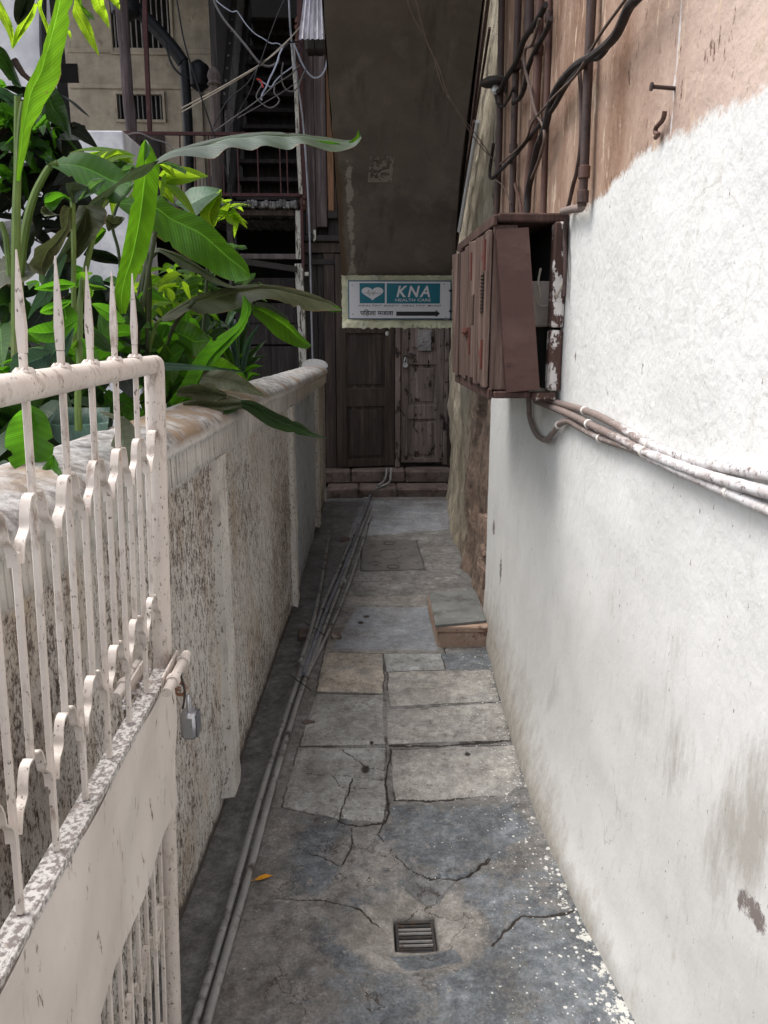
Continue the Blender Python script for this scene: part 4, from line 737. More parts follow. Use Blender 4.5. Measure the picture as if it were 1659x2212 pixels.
# torn poster remains on the soffit
tp=thing('torn_poster','torn remains of a small paper poster stuck to the stair soffit','poster',(.15,5.0,2.6)); b=MB()
def sof(px,py):
    d=FW+RT*((px-CX)/F)-UP*((py-CY)/F); n=Vector((0,.5366,1)); p0=Vector((0,6.1,2.03)); t=n.dot(p0-C0)/n.dot(d); return C0+d*t-n.normalized()*.006
r2=random.Random(3)
for i in range(26):
    for j in range(26):
        u,v=i/26,j/26; w=float(vnoise(np.array([u*9.]),np.array([v*9.]),91,3)[0])
        if w>.50-.28*max(0,v-.72)/.28-(.05 if u>.8 else 0): 
            q=[sof(lerp(800,852,uu)-6*vv,lerp(335,392,vv)) for uu,vv in ((u,v),(u+1/26,v),(u+1/26,v+1/26),(u,v+1/26))]; b.quad(*q)
b.build('paper',m_paper,tp)
# ================================================================== SIGN BOARD
SY=6.028
def S(x,y): return Vector((-.055+(x-195)/1310*.78+(y-185)/483*.0, SY, 1.993-(y-185)/483*.283-(x-195)/1310*.0))
sg=thing('sign_board','white and teal health care sign with heart logo and black arrow on the yellow beam','sign',(.33,SY,1.85))
def plate(x0,y0,x1,y1,dy,th,m,nm,par,bev=.0):
    a=S(x0,y0); c=S(x1,y1); b=MB(); b.box(a.x,c.x,SY-dy-th,SY-dy,c.z,a.z,bev); return b.build(nm,m,par)
m_navy=mat('sign border blue',(.012,.09,.16),.35,vary=.03)
plate(195,185,1505,668,0,.006,m_navy,'border',sg,.001)
pn=plate(208,198,1492,655,.006,.002,m_signw,'face',sg)
l1=plate(340,218,660,468,.008,.0012,m_teal,'logo_panel',sg); l2=plate(683,220,1362,470,.008,.0012,m_teal,'name_panel',sg)
hp=[]
for i in range(48):
    a=2*math.pi*i/48; hx=16*math.sin(a)**3; hy=13*math.cos(a)-5*math.cos(2*a)-2*math.cos(3*a)-math.cos(4*a)
    q=S(503+hx/16*138,338-hy/14.5*83); q.y=SY-.0095; hp.append(q)
b=MB(); b.prism(hp,(0,-1,0),.0008); b.build('heart',m_signw,l1)
pz=[(392,343),(432,343),(440,325),(448,355),(455,297),(464,380),(473,340),(480,348),(490,330),(500,336),(506,365),(514,330),(522,363),(530,318),(540,343),(616,343)]
b=MB()
for p,q in zip(pz[:-1],pz[1:]): b.bar(S(*p)+Vector((0,-.0108,0)),S(*q)+Vector((0,-.0108,0)),.0022,.0006,up=(0,1,0))
b.build('pulse_line',m_sgrey,l1)
b=MB(); hs=[S(805,571),S(1310,571),S(1310,549),S(1366,597),S(1310,643),S(1310,624),S(805,624)]
for q in hs: q.y=SY-.0088
b.prism(hs,(0,-1,0),.0008); b.build('arrow',m_sblack,sg)
def text(s,x0,y0,x1,y1,m,nm,par,shear=0,off=0,dy=.0085,spacing=1.0,squash=None):
    """lettering fitted to the box x0..x1, y0..y1"""
    cu=bpy.data.curves.new(nm,'FONT'); cu.body=s; cu.size=1; cu.shear=shear; cu.offset=off; cu.space_character=spacing; cu.extrude=0.0; cu.resolution_u=4
    o=bpy.data.objects.new(nm+'_c',cu); col.objects.link(o); bpy.context.view_layer.update()
    me=bpy.data.meshes.new_from_object(o.evaluated_get(bpy.context.evaluated_depsgraph_get())); col.objects.unlink(o); bpy.data.objects.remove(o)
    n=len(me.vertices); co=np.zeros(n*3); me.vertices.foreach_get('co',co); co=co.reshape(-1,3)
    if n==0: return None
    mn=co.min(0); mx=co.max(0); a=S(x0,y1); c=S(x1,y0); w=np.zeros_like(co)
    w[:,0]=a.x+(co[:,0]-mn[0])/(mx[0]-mn[0])*(c.x-a.x); w[:,2]=a.z+(co[:,1]-mn[1])/(mx[1]-mn[1])*(c.z-a.z); w[:,1]=SY-dy-.0012
    me.vertices.foreach_set('co',w.ravel()); me.name=nm; me.materials.clear(); me.materials.append(m); me.update()
    o=bpy.data.objects.new(nm,me); col.objects.link(o); attach(o,par); return o
text('KNA',808,250,1235,391,m_signw,'lettering',l2,.22,.022,.0093,1.25)
text('HEALTH CARE',795,409,1243,445,m_signw,'lettering',l2,0,.006,.0093,1.05)
text("HEALTHY BODY' HEALTHY MIND",320,486,1376,508,m_sblack,'lettering',sg,.4,.014,.0085,1.3)
text('\u092a\u093f\u0939\u0932\u093e \u092e\u091c\u0932\u093e'.replace('\u092a\u093f\u0939','\u092a\u093f\u0939'),345,545,768,630,m_sblack,'lettering',sg,0,.018,.0085)
for x,y in ((248,243),(1410,230),(252,608),(1440,640)):
    b=MB(); q=S(x,y); b.lathe(q+Vector((0,-.0075,0)),[(.0045,0),(.004,.0015),(.001,.002)],8,(0,-1,0)); b.build('screw',m_iron,sg)
# conduit and lamp fitting on the beam
t=thing('conduit','thin yellow painted conduit beside the right edge of the health care sign','conduit',PY(978,650,6.03))
MB().tube([PY(979,560,6.02),PY(978,600,6.02),PY(980,660,6.02),PY(977,705,6.02),PY(977,722,6.02)],.008,8,smooth=4).build('pipe',m_yellow,t,True)
b=MB(); 
for y in (628,672,690): q=PY(978,y,6.02); b.box(q.x-.03,q.x+.016,q.y-.012,q.y+.01,q.z-.006,q.z+.006,.002)
b.build('clip',m_iron,t)
q=PY(836,712,6.09); t=thing('bulb_holder','small glass bulb fitting under the yellow beam','lamp',q); MB().lathe(q,[(.014,.02),(.016,.0),(.012,-.01)],12).build('holder',m_iron,t,True); MB().lathe(q+Vector((0,0,-.012)),[(.008,0),(.014,-.012),(.013,-.026),(.004,-.034)],12).build('bulb',m_glassbulb,t,True)
# tube light and batten at the right edge of the soffit, thin wires
t=thing('tube_light','slim white tube fixed in the gap along the right edge of the stair soffit','tube light',PX(1012,380,.70))
MB().tube([PX(1032,262,.675),PX(992,499,.69)],.0125,10).build('tube',m_tubew,t,True)
MB().bar(PX(1027,262,.725),PX(986,499,.765),.03,.02).build('batten',m_cabframe,t)
for l,lab in (([(880,-40),(882,10),(905,60),(932,110),(955,185),(985,236),(1030,306),(1066,345)],'thin slack wire under the stair soffit, the lower of two'),([(893,-40),(903,20),(924,95),(950,150),(964,195),(990,240),(1035,300),(1070,352)],'thin slack wire under the stair soffit, the upper of two')):
    P=[PY(x,y,lerp(3.6,3.75,i/7)) for i,(x,y) in enumerate(l)]; tag(MB().tube(P,.0022,6,smooth=5).build('wire',m_cableb,None,True),lab,'wire','wires under the stair soffit')
t=thing('conduit','dark conduits in the gap between stair soffit and house wall','conduit',(.74,4.3,2.5)); 
for k,(a,c,r) in enumerate((((1062,-60),(985,540),.012),((1050,-60),(980,560),.014),((1058,60),(1000,420),.008))): MB().tube([PX(*a,.715+.01*k),PX(*c,.78)],r,8).build('pipe',m_rpipe,t,True)

# ================================================================== OLD TIMBER HOUSE ACROSS THE END
oh=thing('old_house','dark old timber house closing the alley, with panelled double door and open veranda upstairs','house',(.3,8.0,0))
def hb(nm,m,par,*boxes,bev=.006,jit=0):
    b=MB()
    for bx in boxes: b.box(*bx,bev,jit=jit)
    return b.build(nm,m,par)
def rect(x0,y0,x1,y1,Y):
    a=PY(x0,y0,Y); c=PY(x1,y1,Y); return min(a.x,c.x),max(a.x,c.x),min(a.z,c.z),max(a.z,c.z)
def panel(x0,y0,x1,y1,Y,th,m,nm,par,bev=.006,front=0):
    a=rect(x0,y0,x1,y1,Y); b=MB(); b.box(a[0],a[1],Y-front,Y+th,a[2],a[3],bev); return b.build(nm,m,par)
# door frame and leaves
DY=8.0
hb('door_frame',m_doorL,oh,(-.315,-.205,DY-.05,DY+.10,.215,2.36),(.955,1.06,DY-.03,DY+.10,.215,2.36),(-.50,1.10,DY-.06,DY+.10,2.36,2.46))
hb('door_post',m_doorR,oh,(.402,.455,DY-.045,DY+.02,.22,2.355))
def leaf(x0,x1,yl,yr,z0,z1,m,mp,spec,nm):
    """framed leaf: stile width, list of panel z ranges"""
    sw,pans,raised=spec; b=MB()
    def Yx(x): return lerp(yl,yr,(x-x0)/(x1-x0))
    def slab(xa,xb,za,zb,f,t,bev=.004):
        o=len(b.v); b.box(xa,xb,-f,t,za,zb,bev)
        for i in range(o,len(b.v)): v=b.v[i]; b.v[i]=(v[0],v[1]+Yx(v[0]),v[2])
    slab(x0,x0+sw,z0,z1,.0,.04); slab(x1-sw,x1,z0,z1,.0,.04)
    zz=[z0]+[z for p in pans for z in p]+[z1]
    for i in range(0,len(zz),2): slab(x0+sw,x1-sw,zz[i],zz[i+1],-.002,.038)
    o=b.build(nm,m,oh)
    for za,zb in pans:
        b=MB(); slab(x0+sw,x1-sw,za,zb,-.022,.036,0)
        if raised: slab(x0+sw+.03,x1-sw-.03,za+.035,zb-.035,-.010,.03,.008)
        b.build('panel',mp,o)
    return o
zpx=lambda y:PY(850,y,DY).z
lfL=leaf(-.20,.398,7.90,8.0,.232,2.35,m_doorL,wood('sooty door panel',(.046,.035,.03),.55,(.11,.085,.07)),(.10,[(zpx(990),zpx(877)),(zpx(838),zpx(720)),(zpx(700),2.24)],True),'door')
lfR=leaf(.459,.905,8.0,8.0,.262,2.35,m_doorR,m_doorR,(.075,[(zpx(990),zpx(906)),(zpx(876),zpx(788)),(zpx(759),zpx(700)),(zpx(690),2.26)],True),'door')
lfR['label']='paler worn door leaf'; 
hb('door_jamb',m_doorR,oh,(.908,.952,DY-.02,DY+.06,.235,2.355))
tag(lfL,'dark leaf standing slightly ajar')
b=MB(); 
for y in (764,): q=PY(880,y,7.985); b.tube([PY(871,769,7.975),PY(899,767,7.975)],.007,8); b.box(PY(884,760,7.97).x,PY(892,760,7.97).x,7.968,7.99,PY(884,773,7.97).z,PY(884,762,7.97).z,.002)
b.build('latch',m_iron,lfR,True)
q=PY(876,772,7.965); t=thing('padlock','small shiny padlock with its chain hanging on the right door leaf','padlock',q)
MB().tube([q+Vector((0,0,.0)),q+Vector((-.012,0,-.03)),q+Vector((-.012,0,-.055))],.006,8,smooth=4).tube([q,q+Vector((.013,0,-.03)),q+Vector((.013,0,-.055))],.006,8,smooth=4).build('shackle',m_steel,t,True)
b=MB(); b.lathe(q+Vector((0,.008,-.078)),[(.026,-.016),(.030,-.012),(.030,.0),(.026,.004)],16,(0,-1,0)); b.build('body',m_steel,t,True)
b=MB(); a=rect(902,712,931,757,7.975); nx,nz=8,10
vs=[(lerp(a[0],a[1],i/nx)+random.uniform(-.004,.004),7.975-.004*random.random(),lerp(a[2],a[3],j/nz)+random.uniform(-.004,.004)) for j in range(nz+1) for i in range(nx+1)]
b.add(vs,[(j*(nx+1)+i,j*(nx+1)+i+1,(j+1)*(nx+1)+i+1,(j+1)*(nx+1)+i) for j in range(nz) for i in range(nx)]); tag(b.build('paper_notice',m_notice),'faded torn paper notice pasted at the top of the right door leaf','notice')
# stone steps below the door
hb_=MB(); 
for x0,x1 in ((-.30,.02),(.025,.40),(.405,.935)): hb_.box(x0,x1,7.5+random.uniform(-.006,.006),8.3,-.05,.088+random.uniform(-.005,.005),.016,jit=.004)
tag(hb_.build('stone_step',m_stone),'lower dark stone step before the double door','step','stone steps before the door')
hb_=MB()
for x0,x1 in ((-.33,-.06),(-.055,.50),(.505,1.0)): hb_.box(x0,x1,7.79+random.uniform(-.005,.005),8.3,.085,.213+random.uniform(-.004,.004),.016,jit=.004)
tag(hb_.build('stone_step',m_stone),'upper dark stone step right under the double door','step','stone steps before the door')
m_pink=mat('pinkish plaster reveal',(.30,.17,.13),.9,[((.12,.07,.05),9,.5,.65)],[(30,.4,.006)])
hb('door_reveal',m_pink,oh,(1.062,1.25,7.80,8.1,-.1,2.4))
# walls behind / around
m_clad=wood('sooty board cladding',(.048,.041,.039),.85,(.085,.072,.068))
hb('cladding',m_clad,oh,*[(-.50+.062*i,-.44+.062*i,DY-.02+.008*(i%2),DY+.05,.1,2.355) for i in range(3)],bev=.004)
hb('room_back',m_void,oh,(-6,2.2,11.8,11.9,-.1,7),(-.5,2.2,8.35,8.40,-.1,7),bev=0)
hb('lintel',m_dark,oh,(-.52,1.1,DY-.10,DY+.05,2.465,2.52),(-.52,1.1,DY-.06,DY+.05,2.25,2.30))
# upstairs timber front between brick pier and stair
hb('corner_post',m_post,oh,(-.475,-.375,DY-.05,DY+.06,2.53,4.45),(-.372,-.268,DY-.06,DY+.05,2.60,4.40))
hb('door_stile',m_tan,oh,(-.262,-.20,DY-.03,DY+.04,2.75,4.35)); hb('upper_door',m_doorL,oh,(-.197,.9,DY,DY+.05,2.75,4.6)); 
hb('sill_beam',m_dark,oh,(-.26,.3,DY-.06,DY+.02,2.68,2.745))
hb('upper_wall',m_clad,oh,(-.262,2.2,DY+.01,DY+.2,2.53,7.0),(1.1,2.2,DY,DY+.2,-.1,2.53),(-.5,-.262,DY+.06,DY+.2,2.5,7.0))
b=MB(); q=PY(680,518,7.90); b.box(q.x-.012,q.x+.012,7.89,7.90,q.z-.005,q.z+.09,.002); b.box(q.x-.012,q.x+.0,7.87,7.90,q.z-.02,q.z-.005,.002); b.build('bracket',m_whiteold,oh)
# brick pier, irregular
b=MB(); z=2.75
while z<4.4:
    h=random.uniform(.05,.075); b.box(-.535+random.uniform(-.012,.012),-.472,DY-.05+random.uniform(-.02,.02),DY+.08,z,z+h-.008,.01,jit=.006); z+=h
b.build('brick_pier',m_brick,oh)
hb('pier_lower',m_dark,oh,(-.535,-.478,DY-.03,DY+.08,.2,2.74),jit=.006)
# white-painted corner post and red steel angle
def strip(l,w,Y,m,nm,par,d=.04):
    b=MB(); 
    for (a,c) in zip(l[:-1],l[1:]): b.bar(PY(*a,Y),PY(*c,Y),w,d,up=(0,1,0),bev=.003)
    return b.build(nm,m,par)
strip([(632,95),(640,200),(645,330),(650,420)],.035,7.88,m_whiteold,'white_post',oh)
strip([(646,-60),(648,100),(652,300),(658,430)],.045,7.9,m_redsteel,'steel_angle',oh)
strip([(644,455),(645,560)],.05,7.86,m_whiteold,'white_post',oh); strip([(651,430),(656,600)],.025,7.84,m_redsteel,'steel_angle',oh)
strip([(645,570),(652,700),(655,800)],.075,7.85,m_whiteold,'white_post',oh,.06); strip([(652,580),(660,800)],.025,7.80,m_whiteold,'white_post',oh,.03)
t=thing('downpipe','slim grey vertical conduit running down past the white corner post','pipe',PY(668,800,7.76))
MB().tube([PY(620,-60,7.7),PY(624,0,7.7),PY(630,90,7.72),PY(650,225,7.74),PY(660,330,7.76),PY(668,480,7.76),PY(672,640,7.76),PY(676,800,7.76)],.009,8,smooth=4).build('pipe',mat('grey conduit',(.30,.31,.34),.5,[((.12,.12,.13),(20,20,5),.5,.7)]),t,True)
b=MB(); q=PY(665,592,7.76); b.box(q.x-.03,q.x+.012,7.745,7.785,q.z-.018,q.z+.018,.004); b.build('bracket',m_whiteold,t)
# veranda floor slab and the openings below it
m_conc=mat('crumbling concrete edge',(.20,.195,.19),.95,[((.07,.065,.06),9,.48,.62),((.40,.39,.38),14,.58,.68)],[(22,.9,.03),(80,.4,.005)])
a=rect(380,432,642,451,7.85); b=MB(); n=34
for i in range(n): x0=lerp(a[0],a[1],i/n); x1=lerp(a[0],a[1],(i+1)/n); b.box(x0,x1+.002,7.80+random.uniform(-.03,.03),10.0,a[2]+random.uniform(-.008,.012),a[3]+random.uniform(-.02,.006),.008)
b.box(-6,a[0],7.9,10,a[2],a[3]); b.build('veranda_floor',m_conc,oh)
panel(490,452,641,466,7.86,.08,wood('brown edge beam',(.07,.05,.042),.8,(.11,.085,.075)),'edge_beam',oh)
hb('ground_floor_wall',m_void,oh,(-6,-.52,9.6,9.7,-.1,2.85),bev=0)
panel(498,548,640,560,7.85,.03,wood('grey rail wood',(.14,.115,.11),.8,(.2,.18,.17)),'rail',oh)
b=MB(); b.bar(PY(505,562,7.8),PY(642,582,7.8),.055,.03,up=(0,1,0),bev=.003); b.build('rail',m_dark,oh)
b=MB()
for y in (600,655,700,748,790): r=rect(500,y,650,y+44,8.1); b.box(r[0],r[1],8.10,8.13,r[2],r[3],.006)
b.build('boarding',m_clad,oh)
panel(488,466,515,800,8.1,.2,mat('rough grey pier',(.14,.135,.13),.95,[((.05,.045,.04),9,.5,.65)],[(25,.7,.02)]),'pier',oh)
panel(492,690,515,800,7.75,.03,mat('grey board',(.36,.355,.36),.9,[((.2,.19,.18),9,.5,.7)]),'board',oh)
# beige inner wall of the veranda with windows
BY=10.0
hb('beige_wall',m_beige,oh,(-3.33,-1.35,BY,BY+.2,2.8,4.0),(-3.33,-2.80,BY,BY+.2,4.0,4.33),(-2.215,-1.35,BY,BY+.2,4.0,4.33),(-3.33,-1.35,BY,BY+.2,4.33,4.72),(-3.33,-2.80,BY,BY+.2,4.72,7),(-2.07,-1.35,BY,BY+.2,4.72,7),bev=0)
hb('moulding',m_beige,oh,(-3.3,-1.37,BY-.03,BY-.001,4.36,4.41),(-3.3,-1.37,BY-.02,BY-.001,4.735,4.79),(-2.04,-1.98,BY-.04,BY-.001,2.9,4.35),(-1.85,-1.78,BY-.04,BY-.001,2.9,4.35),(-1.66,-1.40,BY-.03,BY-.001,4.8,6.6),bev=.004)
def barred(x0,x1,z0,z1,n,y=BY,mb=m_grate,fr=.03):
    f=hb('window',m_beige,oh,(x0,x0+fr,y-.03,y+.03,z0,z1),(x1-fr,x1,y-.03,y+.03,z0,z1),(x0,x1,y-.032,y+.03,z1-fr,z1+.002),(x0,x1,y-.032,y+.03,z0-.002,z0+fr),bev=.003)
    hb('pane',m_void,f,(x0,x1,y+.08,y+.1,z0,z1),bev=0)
    for i in range(n): x=lerp(x0+fr,x1-fr,(i+.5)/n); MB().tube([(x,y,z0+fr),(x,y,z1-fr)],.008,6).build('bar',mb,f)
barred(-2.80,-2.215,4.0,4.33,10); barred(-2.80,-2.07,4.72,6.3,11,mb=mat('pale bars',(.33,.31,.29),.7))
d=hb('inner_door',m_doorL,oh,(-2.75,-2.25,BY-.02,BY,2.9,3.86),bev=0); hb('panel',m_clad,d,(-2.70,-2.52,BY-.035,BY-.022,3.1,3.8),(-2.48,-2.30,BY-.035,BY-.022,3.1,3.8))
hb('niche',m_void,oh,(-3.45,-3.2,BY-.012,BY-.002,4.42,4.62),bev=0)
hb('side_wall',m_clad,oh,(-1.36,-1.30,8.2,10.2,2.85,7.0),bev=0); 
hb('added_veranda_roof',m_dark,oh,(-4.2,2.2,7.4,10.6,5.75,5.85),bev=0)  # unseen roof added to shade the beige wall
# posts: weathered trunk post, steel post, black pipe with brace
b=MB(); b.tube([PY(x,y,8.2) for x,y in ((262,-60),(264,30),(270,110),(276,200),(284,280),(286,400),(286,520))],.055,9,smooth=3,jit=.08); b.build('timber_post',m_post,oh,True)
strip([(312,-60),(314,60),(320,200),(324,286)],.04,8.05,m_redsteel,'steel_post',oh)
b=MB(); b.tube([PY(x,y,8.6) for x,y in ((262,-5),(290,15),(330,55),(370,100),(396,135))],.065,10,smooth=4); b.tube([PY(x,y,8.6) for x,y in ((396,130),(402,200),(407,300),(410,430))],.05,10,smooth=3); b.build('black_post',m_black,oh,True)
q=PY(430,165,8.75); MB().lathe(q+Vector((0,0,-.14)),[(.03,0),(.10,.05),(.12,.15),(.10,.24),(.03,.29)],10).build('bundle',m_black,oh,True); q=PY(270,15,8.5); MB().lathe(q+Vector((0,0,-.12)),[(.05,0),(.13,.06),(.14,.16),(.08,.26)],10).build('bundle',m_black,oh,True)
# red railing of the veranda
rl=hb('railing',m_redsteel,oh,*[(lambda r:(r[0],r[1],7.93,7.96,r[2],r[3]))(rect(262,283,655,294,7.93)),(lambda r:(r[0],r[1],7.93,7.97,r[2],r[3]))(rect(375,416,655,425,7.93))],bev=.003)
for x in (388,420,450,480,512,555,603,618):
    MB().bar(PY(x,290,7.945),PY(x+4,418,7.945),.012,.012,up=(0,1,0)).build('baluster',m_redsteel,rl)
for i in range(9):
    x=400+i*8; MB().tube([PY(x,380,8.9),PY(x,425,8.9)],.008,5).build('rod',m_grate,rl)
# inner wooden stair going up from the veranda
sr=hb('staircase',m_dark,oh,(-1.34,-1.28,8.4,8.45,2.87,4.0))
for i in range(12):
    z=2.90+i*.205; y=8.32+i*.17; b=MB(); b.box(-1.20,-.58,y,y+.24,z,z+.04,.004); b.build('tread',wood('worn tread',(.04,.032,.028),.8,(.07,.06,.055)),sr) if i==0 else b.build('tread',bpy.data.materials['worn tread'],sr)
    MB().box(-1.19,-.59,y+.21,y+.225,z-.165,z,0).build('riser',m_clad,sr)
b=MB()
for x in (-1.24,): b.bar((x,8.28,2.86),(x,10.4,5.42),.05,.24,up=(0,1,0)); 
b.bar((-1.27,8.30,3.75),(-1.27,10.3,6.2),.05,.06,up=(0,1,0)); b.build('stringer',m_dark,sr)
for i in range(16):
    y=8.36+i*.125; zb=2.98+(y-8.28)*1.2; MB().box(-1.28,-1.262,y,y+.016,zb,zb+.82).build('baluster',m_grate,sr)
b=MB(); b.tube([(-1.36,8.2,2.87),(-1.34,8.2,3.9)],.05,8); b.lathe((-1.34,8.2,3.9),[(.05,0),(.07,.02),(.05,.05),(.065,.09),(.05,.14),(.02,.17)],10); b.build('newel_post',wood('pale newel',(.12,.095,.085),.8),sr,True)
# corrugated sheet scrap
t=[(lerp(656,650,0),-60)]
nx,ny=40,10; vs=[]
for j in range(ny+1):
    for i in range(nx+1):
        u,v=i/nx,j/ny; p=PY(lerp(lerp(664,645,v),lerp(694,702,v),u),lerp(-70,84,v)+ (1.5*random.random() if j==ny else 0),lerp(7.55,7.22,v)); p.y+=.014*math.sin(u*2*math.pi*5.2); vs.append(p)
b=MB(); F_=[(j*(nx+1)+i,j*(nx+1)+i+1,(j+1)*(nx+1)+i+1,(j+1)*(nx+1)+i) for j in range(ny) for i in range(nx)]
b.add(vs,F_); b.add([v+Vector((0,.003,0)) for v in vs],[f[::-1] for f in F_]); q=thing('corrugated_sheet','short corrugated iron sheet sloping down beside the stair soffit','roof sheet',PY(675,20,7.4)); b.build('sheet',m_zinc,q,True)
b=MB(); 
for x in (672,690): p=PY(x,90,7.5); b.box(p.x-.05,p.x+.045,7.45,7.6,p.z-.09,p.z+.03,.02)
b.build('rafter_end',m_dark,q)
# ================================================================== WIRES
def wire(l,Ys,r,m,lab,n=5):
    P=[PY(x,y,lerp(Ys[0],Ys[1],i/(len(l)-1))) for i,(x,y) in enumerate(l)]; o=MB().tube(P,r,6,smooth=n).build('wire',m,None,True); return tag(o,lab,'wire','wires around the corner post')
Zw=lambda x,y:(x/5.53/1.0416+480/1.0416, y/5.53/1.0416)
W=lambda *p:[Zw(a,c) for a,c in p]
wire(W((0,-80),(20,40),(130,240),(280,420),(420,590),(520,720),(600,800),(700,825),(790,780),(810,720)),(7.5,7.6),.011,m_wireg,'thick grey wire sagging in a deep curve to the knot at the white post')
wire(W((20,-40),(60,30),(180,120),(240,148),(290,140),(330,190),(420,320),(520,420),(620,480),(720,540),(800,540),(880,590)),(7.4,7.6),.005,m_wirew,'thin pale wavy wire coming from the top left')
wire(W((-400,1350),(0,1140),(300,970),(600,790),(850,590),(1085,330),(1180,230)),(7.3,7.7),.006,m_wireb2,'upper of two beige service wires rising to the right')
wire(W((-400,1400),(0,1170),(300,990),(560,830),(700,710),(960,470)),(7.28,7.68),.0055,m_wireb2,'lower of two beige service wires rising to the right')
wire(W((880,0),(800,180),(680,500),(590,760),(540,880),(460,1130),(300,1420),(180,1640)),(7.45,7.4),.005,m_wireb,'straight dark wire slanting from the top down left')
wire(W((0,1580),(130,1320),(230,1200),(420,1040),(560,830),(640,740)),(7.3,7.5),.006,m_wireb,'dark wire rising from the railing to the knot')
wire(W((0,1640),(200,1500),(560,1240),(760,1060),(960,930),(1080,800)),(7.3,7.7),.006,m_wireg,'grey wire running straight from the railing to the red steel angle')
wire(W((300,1470),(600,1300),(900,1120),(1130,960)),(7.3,7.7),.004,m_wireg,'thin grey wire just under the straight one')
wire(W((860,600),(820,680),(800,760),(750,880),(700,980),(660,1080),(620,1150),(600,1200),(600,1250)),(7.55,7.5),.008,m_wirew,'bundle of bluish white wire hanging from the knot')
wire(W((880,590),(960,530),(1040,520),(1090,550),(1085,600),(1040,700),(1050,770),(1090,800)),(7.6,7.65),.006,m_wireb,'black wire looping over the white post')
wire(W((870,780),(850,880),(850,980),(880,1080),(960,1140),(1050,1090),(1100,960),(1150,860)),(7.55,7.65),.007,m_wireg,'grey wire loop hanging below the knot')
wire(W((1000,540),(1060,680),(1110,800),(1180,910),(1260,970),(1340,940),(1390,860),(1415,740)),(7.6,7.75),.008,m_wirew,'white wire bent like a hook in front of the timber post')
wire(W((560,1000),(600,1060),(560,1130),(535,1200),(570,1260),(690,1340),(780,1310),(820,1240),(760,1160),(760,1080)),(7.5,7.5),.006,m_wireg,'grey wire end curled in a ring under the knot')
wire(W((580,1000),(640,1040),(720,1080),(770,1010),(850,930),(960,850),(1000,810)),(7.5,7.65),.006,m_wirew,'short white wire twisted to the angle iron')
o=wire(W((540,985),(590,1005),(620,1090)),(7.5,7.5),.008,m_wirer,'red bared wire ends below the knot')
wire([(382,0),(398,90),(425,180),(455,270),(483,350),(500,430),(510,520),(522,590)],(7.0,7.2),.007,m_wireb,'long black cable hanging down in front of the railing')
wire([(356,90),(372,140),(395,165),(407,168)],(8.4,8.4),.012,m_wireb,'short black hose sagging from the brace to the black post')
wire([(268,292),(300,287),(330,300),(360,310),(380,330)],(7.6,7.6),.007,m_wireg,'dry twig like wire tangled on the railing corner')
wire([(640,600),(560,640),(500,700),(470,740)],(7.6,7.4),.003,m_wireb,'thin black wire across the ground floor boards')
# ================================================================== PIPES LYING ON THE ALLEY FLOOR
FG='loose pipes lying along the alley floor'
def fpipe(l,r,m,lab,cpl=(),z=None):
    P=[PZ(x,y,z if z is not None else r+.004) for x,y in l]; t=thing('floor_pipe',lab,'pipe',P[0],FG); MB().tube(P,r,12,smooth=5,jit=.02).build('pipe',m,t,True)
    for px,py in cpl:
        q=PZ(px,py,r+.004); k=min(range(len(l)-1),key=lambda i:abs(l[i][1]-py)); d=(P[k+1]-P[k]).normalized(); MB().lathe(q,[(r*1.02,-.016),(r*1.38,-.014),(r*1.38,.014),(r*1.02,.016)],12,tuple(d)).build('coupling',m_gi,t,True)
fpipe([(395,2290),(420,2212),(478,2020),(512,1900),(560,1730),(598,1605),(640,1480),(668,1400),(700,1305),(735,1225),(760,1165),(785,1110)],.0115,m_gi,'leftmost long grey pipe along the gutter edge',[(652,1440)])
fpipe([(428,2290),(446,2212),(500,2020),(535,1900),(580,1730),(616,1605),(655,1480),(690,1385),(722,1300),(750,1228),(775,1160),(800,1095)],.0115,m_gi,'long grey pipe just right of the leftmost one, ending by the steps',[(661,1446)])
fpipe([(655,1455),(684,1375),(712,1300),(738,1240),(765,1170),(795,1085),(806,1055),(821,1016)],.0115,m_giblue,'dark bluish pipe rising over the stone steps to the door',[(742,1252)],.024)
fpipe([(662,1462),(700,1385),(730,1320),(752,1268),(775,1200),(800,1118)],.009,m_gi,'thin speckled pipe nearest the paving slabs',[(745,1256)])
fpipe([(648,1432),(664,1385),(679,1333),(690,1280),(703,1205),(712,1148)],.0105,m_gi,'short pipe with a union leaning against the garden wall',[(679,1336)],.03)
for l,lab in (([(835,1012),(834,1028),(828,1040),(815,1050)],'small bent pipe coming out under the door, left of a pair'),([(845,1012),(844,1028),(840,1042),(812,1056)],'small bent pipe coming out under the door, right of a pair')):
    P=[PY(l[0][0],l[0][1],7.84),PY(l[1][0],l[1][1],7.74),PY(l[2][0],l[2][1],7.62),PY(l[3][0],l[3][1],7.5)]; tag(MB().tube(P,.011,8,smooth=4).build('floor_pipe',m_gi,None,True),lab,'pipe',FG)
for (px,py,s,lab) in ((725,1375,.03,'small brown stone block wedged right of the floor pipes'),(660,1372,.045,'grey stone block under the leaning short pipe'),(744,1166,.035,'little pale stone beside the pipes near the manhole cover')):
    q=PZ(px,py,0); b=MB(); b.box(q.x-s,q.x+s,q.y-s*1.2,q.y+s*1.2,-.05,.02,.012,jit=.006); tag(b.build('stone_block',m_stone),lab,'stone')
